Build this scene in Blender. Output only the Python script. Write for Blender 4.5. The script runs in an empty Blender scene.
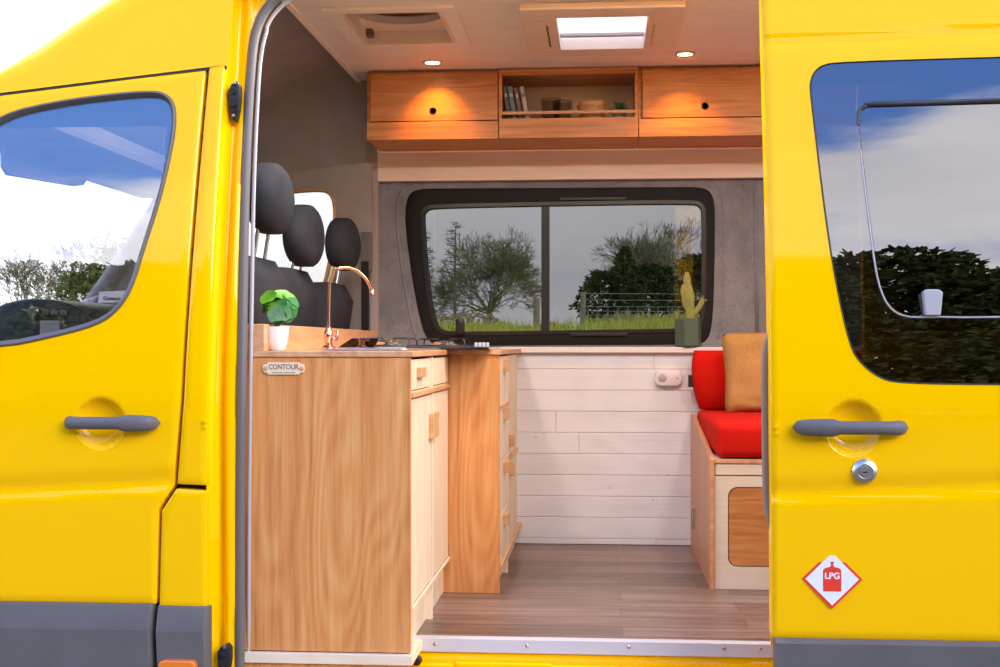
import bpy, bmesh, math, random
from math import sin, cos, pi, radians, sqrt, atan2
from mathutils import Vector, Matrix
from mathutils.geometry import delaunay_2d_cdt
random.seed(7)
COL = bpy.context.scene.collection

# ------------------------------------------------------------------ survey
F = 1300.0; CAM = Vector((0, -3.1, 0.767)); YAW = math.atan(102/F); HY = 345.0
def at(px, py, Y):
    """point of the place at depth Y that the survey pixel shows"""
    u = (px-500)/F; v = (HY-py)/F
    dx = -sin(YAW)+cos(YAW)*u; dy = cos(YAW)+sin(YAW)*u
    t = (Y-CAM.y)/dy
    return Vector((dx*t, Y, CAM.z+v*t))
def on(px, py, surf):
    Y = 0
    for _ in range(8):
        p = at(px, py, Y); Y = surf(p.x, p.z)
    return p
def xz(px, py, surf): p = on(px, py, surf); return (p.x, p.z)
def ss(a, b, x):
    t = max(0, min(1, (x-a)/(b-a))); return t*t*(3-2*t)

# ------------------------------------------------------------------ materials
def newmat(name):
    m = bpy.data.materials.new(name); m.use_nodes = True
    nt = m.node_tree; b = nt.nodes['Principled BSDF']
    return m, nt, b
def mat(name, c, r=.5, metal=0, coat=0, coat_r=.03, spec=.5, emit=None, es=0, sheen=0):
    m, nt, b = newmat(name)
    b.inputs['Base Color'].default_value = (*c, 1); b.inputs['Roughness'].default_value = r
    b.inputs['Metallic'].default_value = metal; b.inputs['Coat Weight'].default_value = coat
    b.inputs['Coat Roughness'].default_value = coat_r; b.inputs['Specular IOR Level'].default_value = spec
    b.inputs['Sheen Weight'].default_value = sheen
    if emit: b.inputs['Emission Color'].default_value = (*emit, 1); b.inputs['Emission Strength'].default_value = es
    return m
def nd(nt, t, **k):
    n = nt.nodes.new(t)
    for a, v in k.items(): setattr(n, a, v)
    return n
def ramp(nt, stops):
    r = nd(nt, 'ShaderNodeValToRGB'); e = r.color_ramp.elements
    while len(e) < len(stops): e.new(.5)
    for i, (p, c) in enumerate(stops): e[i].position = p; e[i].color = (*c, 1)
    return r
def coords(nt, scale, loc=(0, 0, 0)):
    tc = nd(nt, 'ShaderNodeTexCoord'); mp = nd(nt, 'ShaderNodeMapping')
    mp.inputs['Scale'].default_value = scale; mp.inputs['Location'].default_value = loc
    nt.links.new(tc.outputs['Object'], mp.inputs[0]); return mp
def noise(nt, vec, scale=1, detail=4, rough=.55, dist=0):
    n = nd(nt, 'ShaderNodeTexNoise'); n.inputs['Scale'].default_value = scale
    n.inputs['Detail'].default_value = detail; n.inputs['Roughness'].default_value = rough
    n.inputs['Distortion'].default_value = dist
    if vec: nt.links.new(vec.outputs[0], n.inputs['Vector'])
    return n
def wood(name, dark, mid, light, axis='z', figure=1.0, rough=.42, grain=1.0, loc=(0, 0, 0)):
    m, nt, b = newmat(name); L = nt.links
    def sc(a, c): return {'x': (c, a, a), 'y': (a, c, a), 'z': (a, a, c)}[axis]
    low = noise(nt, coords(nt, sc(4.2*figure, .75), loc), 1, 2, .45)
    mul = nd(nt, 'ShaderNodeMath', operation='MULTIPLY'); mul.inputs[1].default_value = 120
    sn = nd(nt, 'ShaderNodeMath', operation='SINE')
    L.new(low.outputs[0], mul.inputs[0]); L.new(mul.outputs[0], sn.inputs[0])
    band = noise(nt, coords(nt, sc(34*grain, 1.3), loc), 1, 5, .6)
    fine = noise(nt, coords(nt, sc(170*grain, 6), loc), 1, 3, .6)
    a = nd(nt, 'ShaderNodeMath', operation='MULTIPLY_ADD'); a.inputs[1].default_value = .055
    bs = nd(nt, 'ShaderNodeMath', operation='MULTIPLY_ADD'); bs.inputs[1].default_value = .75; bs.inputs[2].default_value = .125; L.new(band.outputs[0], bs.inputs[0])
    L.new(sn.outputs[0], a.inputs[0]); L.new(bs.outputs[0], a.inputs[2])
    c = nd(nt, 'ShaderNodeMath', operation='MULTIPLY_ADD'); c.inputs[1].default_value = .36
    L.new(fine.outputs[0], c.inputs[0]); L.new(a.outputs[0], c.inputs[2])
    r = ramp(nt, [(.44, dark), (.66, mid), (.90, light)]); L.new(c.outputs[0], r.inputs[0])
    L.new(r.outputs[0], b.inputs['Base Color']); b.inputs['Roughness'].default_value = rough
    bp = nd(nt, 'ShaderNodeBump'); bp.inputs['Strength'].default_value = .06; bp.inputs['Distance'].default_value = .002
    L.new(fine.outputs[0], bp.inputs['Height']); L.new(bp.outputs[0], b.inputs['Normal'])
    return m
def fuzzy(name, c1, c2, scale=260, bump=.4, rough=.95, dist=.002):
    m, nt, b = newmat(name); L = nt.links
    co = coords(nt, (1, 1, 1)); n = noise(nt, co, scale, 3, .7); n2 = noise(nt, co, 9, 3, .6)
    mx = nd(nt, 'ShaderNodeMath', operation='MULTIPLY_ADD'); mx.inputs[1].default_value = .5
    L.new(n2.outputs[0], mx.inputs[0]); L.new(n.outputs[0], mx.inputs[2])
    r = ramp(nt, [(.5, c1), (1.0, c2)]); L.new(mx.outputs[0], r.inputs[0])
    L.new(r.outputs[0], b.inputs['Base Color']); b.inputs['Roughness'].default_value = rough
    b.inputs['Specular IOR Level'].default_value = .15
    bp = nd(nt, 'ShaderNodeBump'); bp.inputs['Strength'].default_value = bump; bp.inputs['Distance'].default_value = dist
    L.new(n.outputs[0], bp.inputs['Height']); L.new(bp.outputs[0], b.inputs['Normal'])
    return m
def glassmat(name, tint, refl, rough=0.0):
    m = bpy.data.materials.new(name); m.use_nodes = True; nt = m.node_tree; nt.nodes.clear()
    o = nd(nt, 'ShaderNodeOutputMaterial'); t = nd(nt, 'ShaderNodeBsdfTransparent'); g = nd(nt, 'ShaderNodeBsdfGlossy')
    mx = nd(nt, 'ShaderNodeMixShader'); t.inputs[0].default_value = (*tint, 1); g.inputs[0].default_value = (1, 1, 1, 1)
    g.inputs['Roughness'].default_value = rough
    lw = nd(nt, 'ShaderNodeLayerWeight'); lw.inputs['Blend'].default_value = .3 if refl else .05
    mr = nd(nt, 'ShaderNodeMapRange'); mr.inputs['To Min'].default_value = refl; mr.inputs['To Max'].default_value = 1
    nt.links.new(lw.outputs['Fresnel'], mr.inputs[0]); mr.inputs['From Min'].default_value = .04
    nt.links.new(mr.outputs[0], mx.inputs[0]); nt.links.new(t.outputs[0], mx.inputs[1]); nt.links.new(g.outputs[0], mx.inputs[2])
    nt.links.new(mx.outputs[0], o.inputs[0]); return m

M = {}
M['yellow'] = mat('yellow_paint', (1.0, .55, .0), .4, coat=.55, coat_r=.04, spec=.0)
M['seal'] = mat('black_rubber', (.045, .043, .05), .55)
M['seal_grey'] = mat('grey_rubber', (.135, .12, .122), .5)
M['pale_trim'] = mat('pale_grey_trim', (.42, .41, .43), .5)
M['plastic'] = fuzzy('grey_plastic', (.108, .100, .100), (.152, .142, .144), 900, .15, .5)
M['handle'] = fuzzy('handle_plastic', (.115, .110, .115), (.16, .152, .16), 900, .1, .38)
M['black'] = mat('black_plastic', (.016, .015, .016), .4)
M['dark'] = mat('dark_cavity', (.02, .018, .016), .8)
M['matt_black'] = mat('black_vinyl', (.012, .011, .012), .6, spec=.2)
M['chrome'] = mat('chrome', (.75, .74, .74), .18, 1)
M['steel'] = mat('brushed_steel', (.62, .61, .62), .32, 1)
M['alu'] = mat('satin_aluminium', (.60, .58, .61), .42, .35)
M['copper'] = mat('copper', (.86, .42, .26), .25, 1)
M['oak'] = wood('oak_veneer', (.46, .155, .038), (.67, .27, .078), (.79, .40, .14), 'z')
M['oak_x'] = wood('oak_veneer_across', (.33, .10, .022), (.56, .21, .055), (.70, .31, .10), 'x', figure=1.6)
M['oak_edge'] = wood('oak_edging', (.50, .23, .10), (.64, .32, .15), (.74, .42, .22), 'y', .6)
M['oak_y'] = wood('oak_side_veneer', (.44, .20, .11), (.58, .28, .16), (.68, .36, .22), 'z', .8)
M['birch'] = wood('birch_ply', (.72, .54, .36), (.81, .64, .455), (.86, .71, .53), 'z', .5, .5, .5)
M['birch_x'] = wood('birch_ply_across', (.70, .54, .38), (.79, .64, .47), (.84, .71, .55), 'x', .5, .5, .5)
M['ceil'] = wood('limed_ceiling_board', (.84, .74, .67), (.88, .79, .73), (.91, .83, .77), 'x', .3, .5, .4)
M['pelmet'] = wood('pale_pelmet_ply', (.76, .57, .45), (.81, .63, .51), (.85, .69, .57), 'x', .3, .5, .4)
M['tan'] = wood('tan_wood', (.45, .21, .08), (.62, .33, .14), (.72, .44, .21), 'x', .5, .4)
M['white_plank'] = wood('white_painted_board', (.68, .68, .72), (.76, .76, .81), (.80, .80, .85), 'x', .3, .45, .5)
M['white'] = mat('white_paint', (.80, .75, .75), .4)
M['white_plastic'] = mat('white_plastic', (.74, .69, .72), .35)
M['carpet'] = fuzzy('grey_lining_carpet', (.13, .13, .15), (.33, .325, .365), 420, .6, dist=.004)
M['headlining'] = fuzzy('grey_headlining', (.27, .235, .225), (.38, .34, .33), 500, .3)
M['seat'] = fuzzy('black_seat_fabric', (.018, .018, .023), (.045, .045, .055), 700, .5)
M['red'] = fuzzy('red_fabric', (.52, .004, .002), (.66, .016, .006), 900, .25)
M['mustard'] = fuzzy('mustard_corduroy', (.36, .18, .055), (.58, .32, .115), 260, .8)
M['pot_green'] = mat('dark_green_ceramic', (.075, .12, .085), .55)
M['pot_white'] = mat('white_ceramic', (.80, .77, .78), .25)
M['soil'] = fuzzy('soil', (.03, .02, .012), (.09, .06, .04), 200, 1)
M['cactus'] = fuzzy('cactus_green', (.22, .24, .06), (.40, .40, .14), 300, .6, .7)
M['leaf'] = fuzzy('bright_leaf', (.06, .22, .01), (.17, .40, .03), 30, .2, .4)
M['leaf_dark'] = fuzzy('deep_leaf', (.03, .16, .03), (.08, .27, .07), 40, .2, .45)
M['leaf_pale'] = fuzzy('pale_leaf', (.07, .20, .08), (.20, .36, .17), 40, .2, .5)
M['screw'] = mat('screw_metal', (.5, .45, .4), .3, 1)
M['plate'] = mat('cream_plate', (.85, .66, .45), .5)
M['ink'] = mat('brown_ink', (.16, .09, .07), .6)
M['stk_red'] = mat('sticker_red', (.80, .045, .02), .4)
M['stk_white'] = mat('sticker_white', (.82, .82, .86), .4)
M['orange'] = mat('orange_lens', (.85, .20, .01), .2, coat=1)
M['screen_glass'] = glassmat('windscreen_glass', (.97, .98, .98), .0)
M['glass'] = glassmat('clear_window_glass', (.93, .95, .95), .16)
M['tint'] = glassmat('tinted_window_glass', (.50, .51, .515), .03)
M['privacy'] = glassmat('privacy_glass', (.05, .05, .05), .18)
M['drink'] = glassmat('drinking_glass', (.78, .75, .72), .0, .12)
M['blackglass'] = mat('black_hob_glass', (.012, .012, .014), .06, coat=1)
M['lid'] = glassmat('smoked_lid_glass', (.35, .28, .25), .25)
M['lampon'] = mat('lit_lamp_lens', (1, .9, .7), .5, emit=(1, .80, .50), es=9)
M['skylight'] = mat('daylit_rooflight_pane', (.8, .8, .8), .4, emit=(.93, .91, 1.0), es=.95)
M['bark'] = fuzzy('bare_bark', (.09, .075, .05), (.21, .175, .11), 3, .5)
M['bark2'] = fuzzy('mossy_bark', (.13, .13, .055), (.27, .24, .12), 3, .5)
M['conifer'] = fuzzy('conifer_needles', (.03, .05, .015), (.11, .14, .045), 3, .5)
M['belt'] = fuzzy('belt_foliage', (.06, .09, .03), (.17, .20, .08), 2, .5)
M['conifer2'] = fuzzy('holly_leaves', (.04, .06, .015), (.15, .18, .05), 3, .5)
M['grass'] = fuzzy('long_grass', (.34, .40, .03), (.74, .70, .16), 2.5, .2)
M['ground'] = fuzzy('grass_ground', (.20, .26, .02), (.42, .46, .07), 4, .6)
M['gravel'] = fuzzy('grey_gravel', (.09, .08, .06), (.18, .16, .12), 40, .6)
M['post'] = fuzzy('weathered_post', (.22, .18, .11), (.38, .32, .22), 20, .5)
M['wire'] = mat('galvanised_wire', (.42, .40, .34), .5, .3)
M['paper'] = mat('paper', (.85, .85, .85), .7)
M['screen'] = mat('grey_screen', (.33, .34, .36), .15)
for i, c in enumerate([(.10, .12, .13), (.16, .22, .26), (.22, .13, .11), (.55, .50, .44)]):
    M['book%d' % i] = mat('book_cover_%d' % i, c, .5)

# vinyl plank floor
m, nt, b = newmat('vinyl_plank_floor'); L = nt.links
co = coords(nt, (1, 1, 1), (.33, .055, 0))
br = nd(nt, 'ShaderNodeTexBrick'); br.offset = .37
for k, v in (('Scale', 1), ('Brick Width', .92), ('Row Height', .118), ('Mortar Size', .0012), ('Bias', 0)): br.inputs[k].default_value = v
br.inputs['Color1'].default_value = (.0, 0, 0, 1); br.inputs['Color2'].default_value = (1, 1, 1, 1); br.inputs['Mortar'].default_value = (.2, .2, .2, 1)
L.new(co.outputs[0], br.inputs['Vector'])
g1 = noise(nt, coords(nt, (2.2, 42, 1)), 1, 6, .65, .5); g2 = noise(nt, coords(nt, (9, 210, 1)), 1, 3, .6)
a = nd(nt, 'ShaderNodeMath', operation='MULTIPLY_ADD'); a.inputs[1].default_value = .26
L.new(br.outputs['Color'], a.inputs[0]); L.new(g1.outputs[0], a.inputs[2])
a2 = nd(nt, 'ShaderNodeMath', operation='MULTIPLY_ADD'); a2.inputs[1].default_value = .2
L.new(g2.outputs[0], a2.inputs[0]); L.new(a.outputs[0], a2.inputs[2])
r = ramp(nt, [(.42, (.055, .029, .022)), (.74, (.15, .092, .072)), (1.0, (.29, .20, .165))]); L.new(a2.outputs[0], r.inputs[0])
mxc = nd(nt, 'ShaderNodeMix', data_type='RGBA'); mxc.inputs[7].default_value = (.06, .04, .035, 1)
L.new(br.outputs['Fac'], mxc.inputs[0]); L.new(r.outputs[0], mxc.inputs[6]); L.new(mxc.outputs[2], b.inputs['Base Color'])
b.inputs['Roughness'].default_value = .33
M['floor'] = m

# ------------------------------------------------------------------ builders
def wloc(p):
    v = Vector((0, 0, 0))
    while p: v += p.location; p = p.parent
    return v
def tag(o, label=None, cat=None, group=None, kind=None):
    if label: o['label'] = label
    if cat: o['category'] = cat
    if group: o['group'] = group
    if kind: o['kind'] = kind
    return o
def thing(name, loc, label=None, cat=None, group=None, kind=None):
    o = bpy.data.objects.new(name, None); o.empty_display_size = .1; COL.objects.link(o); o.location = loc
    return tag(o, label, cat, group, kind)
def link(name, bm, mats, parent=None, smooth=False, angle=None):
    if not isinstance(mats, (list, tuple)): mats = [mats]
    me = bpy.data.meshes.new(name)
    bmesh.ops.recalc_face_normals(bm, faces=bm.faces)
    if smooth:
        lim = radians(angle if angle else 180)
        for f in bm.faces: f.smooth = True
        if angle:
            for e in bm.edges:
                if len(e.link_faces) == 2 and e.calc_face_angle(0) > lim: e.smooth = False
    if parent: off = wloc(parent)
    else:
        vs = [v.co for v in bm.verts]
        off = Vector(((min(v.x for v in vs)+max(v.x for v in vs))/2, (min(v.y for v in vs)+max(v.y for v in vs))/2, min(v.z for v in vs)))
    bmesh.ops.translate(bm, vec=-off, verts=bm.verts)
    bm.to_mesh(me); bm.free()
    for mm in mats: me.materials.append(M[mm] if isinstance(mm, str) else mm)
    o = bpy.data.objects.new(name, me); COL.objects.link(o)
    if parent: o.parent = parent
    else: o.location = off
    return o
def abox(bm, x0, x1, y0, y1, z0, z1, bev=0, mi=0, seg=2):
    t = bmesh.new(); bmesh.ops.create_cube(t, size=1)
    for v in t.verts: v.co = Vector(((x0+x1)/2+v.co.x*(x1-x0), (y0+y1)/2+v.co.y*(y1-y0), (z0+z1)/2+v.co.z*(z1-z0)))
    if bev: bmesh.ops.bevel(t, geom=list(t.edges), offset=bev, segments=seg, affect='EDGES', profile=.5)
    merge(bm, t, mi)
def merge(bm, t, mi=0):
    vm = {v: bm.verts.new(v.co) for v in t.verts}
    for f in t.faces:
        try: nf = bm.faces.new([vm[v] for v in f.verts]); nf.material_index = mi; nf.smooth = f.smooth
        except ValueError: pass
    t.free()
def box(name, x0, x1, y0, y1, z0, z1, m, parent=None, bev=.002):
    bm = bmesh.new(); abox(bm, x0, x1, y0, y1, z0, z1, bev); return link(name, bm, m, parent)
def aring(bm, rings, closed_ring=True, cap=True, mi=0, loop=False):
    vs = [[bm.verts.new(p) for p in r] for r in rings]; n = len(vs[0])
    rng = range(len(vs) if loop else len(vs)-1)
    for i in rng:
        a, c = vs[i], vs[(i+1) % len(vs)]
        for j in range(n if closed_ring else n-1):
            k = (j+1) % n
            f = bm.faces.new((a[j], a[k], c[k], c[j])); f.material_index = mi
    if cap and not loop and closed_ring:
        for r_ in (vs[0], vs[-1]):
            try: f = bm.faces.new(r_); f.material_index = mi
            except ValueError: pass
def atube(bm, pts, r, n=10, mi=0, loop=False, sq=1.0):
    pts = [Vector(p) for p in pts]; rings = []; N = len(pts); up = None
    for i, p in enumerate(pts):
        if loop: d = pts[(i+1) % N]-pts[i-1]
        else: d = pts[min(i+1, N-1)]-pts[max(i-1, 0)]
        d.normalize()
        if up is None: up = Vector((0, 0, 1)) if abs(d.z) < .9 else Vector((1, 0, 0))
        s = d.cross(up); s.normalize(); up = s.cross(d); up.normalize()
        rr = r[i] if isinstance(r, (list, tuple)) else r
        rings.append([p+s*cos(2*pi*k/n)*rr+up*sin(2*pi*k/n)*rr*sq for k in range(n)])
    aring(bm, rings, True, True, mi, loop)
def tube(name, pts, r, m, parent=None, n=10, loop=False):
    bm = bmesh.new(); atube(bm, pts, r, n, 0, loop); return link(name, bm, m, parent, True, 60)
def smoothpath(pts, k=6, closed=False):
    pts = [Vector(p) for p in pts]; out = []; N = len(pts)
    segs = N if closed else N-1
    for i in range(segs):
        if closed: p0, p1, p2, p3 = pts[i-1], pts[i], pts[(i+1) % N], pts[(i+2) % N]
        else: p0, p1, p2, p3 = pts[max(i-1, 0)], pts[i], pts[i+1], pts[min(i+2, N-1)]
        for j in range(k):
            t = j/k
            out.append(.5*((2*p1)+(p2-p0)*t+(2*p0-5*p1+4*p2-p3)*t*t+(3*p1-p0-3*p2+p3)*t**3))
    if not closed: out.append(pts[-1])
    return out
def alathe(bm, prof, c, n=28, mi=0, axis='z', a0=0):
    c = Vector(c); rings = []
    for r, h in prof:
        ring = []
        for k in range(n):
            a = a0+2*pi*k/n; x, y = max(r, 1e-5)*cos(a), max(r, 1e-5)*sin(a)
            ring.append(c+{'z': Vector((x, y, h)), 'y': Vector((x, h, y)), 'x': Vector((h, x, y))}[axis])
        rings.append(ring)
    aring(bm, rings, True, True, mi)
def lathe(name, prof, c, m, parent=None, n=28, axis='z', angle=45, a0=0):
    bm = bmesh.new(); alathe(bm, prof, c, n, 0, axis, a0); return link(name, bm, m, parent, True, angle)
def aprism(bm, pts, axis, a, b, bev=0, mi=0):
    """outline pts (2D) extruded along axis from a to b"""
    t = bmesh.new()
    def P(u, v, w): return {'x': (w, u, v), 'y': (u, w, v), 'z': (u, v, w)}[axis]
    lo = [t.verts.new(P(u, v, a)) for u, v in pts]; hi = [t.verts.new(P(u, v, b)) for u, v in pts]
    t.faces.new(lo); t.faces.new(hi); n = len(pts)
    for i in range(n): t.faces.new((lo[i], lo[(i+1) % n], hi[(i+1) % n], hi[i]))
    bmesh.ops.recalc_face_normals(t, faces=t.faces)
    if bev: bmesh.ops.bevel(t, geom=list(t.edges), offset=bev, segments=2, affect='EDGES', profile=.5)
    merge(bm, t, mi)
def prism(name, pts, axis, a, b, m, parent=None, bev=0, smooth=False):
    bm = bmesh.new(); aprism(bm, pts, axis, a, b, bev); return link(name, bm, m, parent, smooth, 30 if smooth else None)
def rrect(u0, u1, v0, v1, r, n=6):
    out = []
    for cx, cy, a in ((u1-r, v1-r, 0), (u0+r, v1-r, pi/2), (u0+r, v0+r, pi), (u1-r, v0+r, 3*pi/2)):
        for k in range(n+1): t = a+pi/2*k/n; out.append((cx+r*cos(t), cy+r*sin(t)))
    return out
def pip(x, y, poly):
    c = False; j = len(poly)-1
    for i in range(len(poly)):
        xi, yi = poly[i]; xj, yj = poly[j]
        if (yi > y) != (yj > y) and x < (xj-xi)*(y-yi)/(yj-yi)+xi: c = not c
        j = i
    return c
def resample(poly, step):
    out = []; n = len(poly)
    for i in range(n):
        a = Vector(poly[i]); b_ = Vector(poly[(i+1) % n]); k = max(1, int((b_-a).length/step))
        for j in range(k): out.append(tuple(a.lerp(b_, j/k)))
    return out
def area(poly): return sum(poly[i-1][0]*poly[i][1]-poly[i][0]*poly[i-1][1] for i in range(len(poly)))/2
def inset(poly, d):
    if area(poly) < 0: poly = poly[::-1]
    out = []; n = len(poly)
    for i in range(n):
        a, p, c = Vector(poly[i-1]), Vector(poly[i]), Vector(poly[(i+1) % n])
        e1 = (p-a).normalized(); e2 = (c-p).normalized()
        n1 = Vector((-e1.y, e1.x)); n2 = Vector((-e2.y, e2.x)); k = n1+n2
        if k.length < .3: k = n1
        k.normalize(); k /= max(.5, k.dot(n1)); out.append(tuple(p+k*d))
    return out
def panel(name, outline, surf, m, parent=None, holes=(), thick=.02, grid=.02, roll=.004, extra=(), sign=1, back=False):
    """skin spanned over an outline in X-Z lying on the curved surface surf(X,Z); rim folded inwards"""
    outline = resample(outline if area(outline) > 0 else outline[::-1], grid)
    holes = [resample(h if area(h) > 0 else h[::-1], grid) for h in holes]
    ins = inset(outline, .006) if roll else None
    pts = []; edges = []
    def ring(r):
        s = len(pts); pts.extend(Vector(p) for p in r); edges.extend((s+i, s+(i+1) % len(r)) for i in range(len(r)))
    ring(outline); nb = len(pts)
    for h in holes: ring(h)
    if ins: ring(ins)
    core = inset(outline, .012)
    hx = [inset(h, -.008) for h in holes]
    xs = [p[0] for p in outline]; zs = [p[1] for p in outline]
    x = math.floor(min(xs)/grid)*grid
    def tryp(x, z):
        if pip(x, z, core) and not any(pip(x, z, h) for h in hx): pts.append(Vector((x, z)))
    while x < max(xs):
        z = math.floor(min(zs)/grid)*grid
        while z < max(zs): tryp(x+.0003, z+.0002); z += grid
        x += grid
    for (cx, cz, rr) in extra:
        for i in range(1, 14):
            for k in range(32): tryp(cx+rr*i/12*cos(k*pi/16+.1), cz+rr*i/12*sin(k*pi/16+.1))
    vo, _, fo, ov, _, _ = delaunay_2d_cdt(pts, edges, [], 0, 1e-5)
    bm = bmesh.new(); vs = []
    for i, v in enumerate(vo):
        y = surf(v.x, v.y)
        if roll and any(o < nb for o in ov[i]): y += roll*sign
        vs.append(bm.verts.new((v.x, y, v.y)))
    for f in fo:
        cx = sum(vo[i].x for i in f)/3; cz = sum(vo[i].y for i in f)/3
        if pip(cx, cz, outline) and not any(pip(cx, cz, h) for h in holes):
            try: bm.faces.new([vs[i] for i in f])
            except ValueError: pass
    bmesh.ops.delete(bm, geom=[v for v in bm.verts if not v.link_faces], context='VERTS')
    for f in bm.faces:
        f.normal_update()
        if f.normal.y*sign > 0: f.normal_flip()
    be = [e for e in bm.edges if len(e.link_faces) == 1]
    r = bmesh.ops.extrude_edge_only(bm, edges=be)
    nv = [g for g in r['geom'] if isinstance(g, bmesh.types.BMVert)]
    bmesh.ops.translate(bm, vec=(0, thick*sign, 0), verts=nv)
    me_faces = list(bm.faces)
    for f in me_faces: f.smooth = True
    for e in be: e.smooth = False
    off = wloc(parent) if parent else Vector((0, 0, 0))
    me = bpy.data.meshes.new(name)
    bmesh.ops.translate(bm, vec=-off, verts=bm.verts); bm.to_mesh(me); bm.free()
    me.materials.append(M[m] if isinstance(m, str) else m)
    o = bpy.data.objects.new(name, me); COL.objects.link(o); o.parent = parent
    return o
def text_bm(bm, body, size, place, mi, depth=.0006, bold=0, xs=1.0):
    cu = bpy.data.curves.new('lettering', 'FONT'); cu.body = body; cu.size = size; cu.align_x = 'CENTER'; cu.align_y = 'CENTER'
    cu.extrude = depth; cu.offset = bold; cu.resolution_u = 4
    ob = bpy.data.objects.new('lettering', cu); COL.objects.link(ob)
    dg = bpy.context.evaluated_depsgraph_get(); me = ob.evaluated_get(dg).to_mesh()
    t = bmesh.new(); t.from_mesh(me); ob.evaluated_get(dg).to_mesh_clear()
    for v in t.verts: v.co = place(v.co.x*xs, v.co.y, v.co.z)
    bpy.data.objects.remove(ob); bpy.data.curves.remove(cu)
    merge(bm, t, mi)
def cushion(name, x0, x1, y0, y1, z0, z1, m, parent=None, r=.03, puff=.01, seed=1):
    t = bmesh.new(); bmesh.ops.create_cube(t, size=1)
    for v in t.verts: v.co = Vector(((x0+x1)/2+v.co.x*(x1-x0), (y0+y1)/2+v.co.y*(y1-y0), (z0+z1)/2+v.co.z*(z1-z0)))
    bmesh.ops.bevel(t, geom=list(t.edges), offset=r, segments=4, affect='EDGES', profile=.55)
    bmesh.ops.subdivide_edges(t, edges=[e for e in t.edges if e.calc_length() > .05], cuts=6, use_grid_fill=True)
    rnd = random.Random(seed)
    C_ = Vector(((x0+x1)/2, (y0+y1)/2, (z0+z1)/2)); S = Vector((x1-x0, y1-y0, z1-z0))/2
    for v in t.verts:
        q = Vector(((v.co.x-C_.x)/S.x, (v.co.y-C_.y)/S.y, (v.co.z-C_.z)/S.z))
        for i in range(3):
            j, k = (i+1) % 3, (i+2) % 3
            v.co[i] += (1 if q[i] > 0 else -1)*abs(q[i])**3*puff*(1-q[j]**2)*(1-q[k]**2)
    return link(name, t, m, parent, True)
def copy_tree(o, parent=None):
    c = o.copy(); COL.objects.link(c); c.parent = parent
    for ch in list(o.children): copy_tree(ch, c)
    return c

# ------------------------------------------------------------------ van body shape
def lean(z): return .15*(max(0, z-.62)/.98)**1.45 if z > .62 else .02*((.62-z)/.6)**2
def bump(cx, cz, R, depth):
    def f(x, z):
        d = sqrt((x-cx)**2+(z-cz)**2)/R
        return 0 if d > 1.0 else depth*(1-d**3.2)
    return f
def crease(x, z, zc, d):
    """pressed feature line: undercut just above the line, soft shoulder below it"""
    k = z-zc
    return d*(1-k/.03) if 0 <= k < .03 else (d*max(0, 1+k/.006)*1.0 if -.006 < k < 0 else 0)
hL = at(103, 423, 0); dishL = bump(at(100, 423, 0).x, at(100, 423, 0).z, .063, .030)
def side(x, z): return lean(z)
def cabdoor_s(x, z):
    zc = .428+(x+1.03)*.057
    k = z-zc
    f = .010*(1-ss(0, .05, k)) if k > 0 else .010*(1-ss(-.004, -.022, k))*1.0 if k > -.022 else 0
    f = .010*(1-ss(0, .05, k)) if k >= 0 else .010*(1-ss(0, .016, -k))
    return lean(z)+f+dishL(x, z)
def SD(x, z): return lean(z)-.07
dishR = bump(on(853, 428, SD).x, on(853, 428, SD).z, .064, .030)
def slide_s(x, z):
    zc = .42+(x-.4)*.045; k = z-zc
    f = .009*(1-ss(0, .045, k)) if k >= 0 else .009*(1-ss(0, .014, -k))
    k2 = z-(1.497+(x-.39)*.030)
    f2 = .006*(1-ss(0, .008, k2)) if k2 >= 0 else .006*(1-ss(0, .03, -k2))
    return SD(x, z)+f+f2+dishR(x, z)

van = thing('camper_van', (0, 1, -.35), 'bright yellow high-roof camper van with its side door slid open', 'van')

# ---- cab door (near side)
def L(px, py): return xz(px, py, side)
doorL = [L(205, 70.5), L(193.5, 200), L(180, 400), L(173, 486), L(158.5, 509), L(156, 604)]
doorL += [(-2.1, doorL[-1][1]), (-2.1, .80), (-1.70, 1.345), (-1.6, 1.362), L(0, 95.5), L(60, 88), L(130, 79)]
winL_o = [L(0, 113), L(60, 99.5), L(120, 92), L(154, 90), L(166, 93), L(174, 101), L(177, 114), L(175, 140), L(163, 195), L(145, 250), L(134, 287), L(120, 310), L(99, 326), L(49, 339), L(0, 349), (-1.95, .745), (-2.0, .77), (-1.69, 1.24), (-1.62, 1.275)]
def chaikin(p, n=3):
    for _ in range(n): p = [q for i in range(len(p)) for q in ((p[i][0]*.75+p[(i+1) % len(p)][0]*.25, p[i][1]*.75+p[(i+1) % len(p)][1]*.25), (p[i][0]*.25+p[(i+1) % len(p)][0]*.75, p[i][1]*.25+p[(i+1) % len(p)][1]*.75))]
    return p
winL = chaikin(winL_o, 2)
door = panel('cab_door', doorL, cabdoor_s, 'yellow', van, [winL], .03, .014, extra=[(at(100, 423, 0).x, at(100, 423, 0).z, .066)])
def ring_on(poly, surf, dy=0): return [(x, surf(x, z)+dy, z) for x, z in poly]
def seal_ring(name, poly, surf, w, m, parent, dy0=-.003, dy1=.006, dy2=.02):
    """flat gasket that follows an opening: outer lip, inner lip, depth"""
    a = poly if area(poly) > 0 else poly[::-1]; b_ = inset(a, w); mid = inset(a, w*.35)
    bm = bmesh.new(); rings = []
    for i in range(len(a)):
        q = [(a[i], dy0+.006), (inset_pt(a[i], mid[i], .4), dy0), (mid[i], dy0-.002), (b_[i], dy1), (b_[i], dy2), (a[i], dy2)]
        rings.append([Vector((p[0], surf(*p)+d, p[1])) for p, d in q])
    aring(bm, rings, True, False, 0, True)
    return link(name, bm, m, parent, True, 50)
def inset_pt(a, b_, t): return (a[0]+(b_[0]-a[0])*t, a[1]+(b_[1]-a[1])*t)
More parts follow.
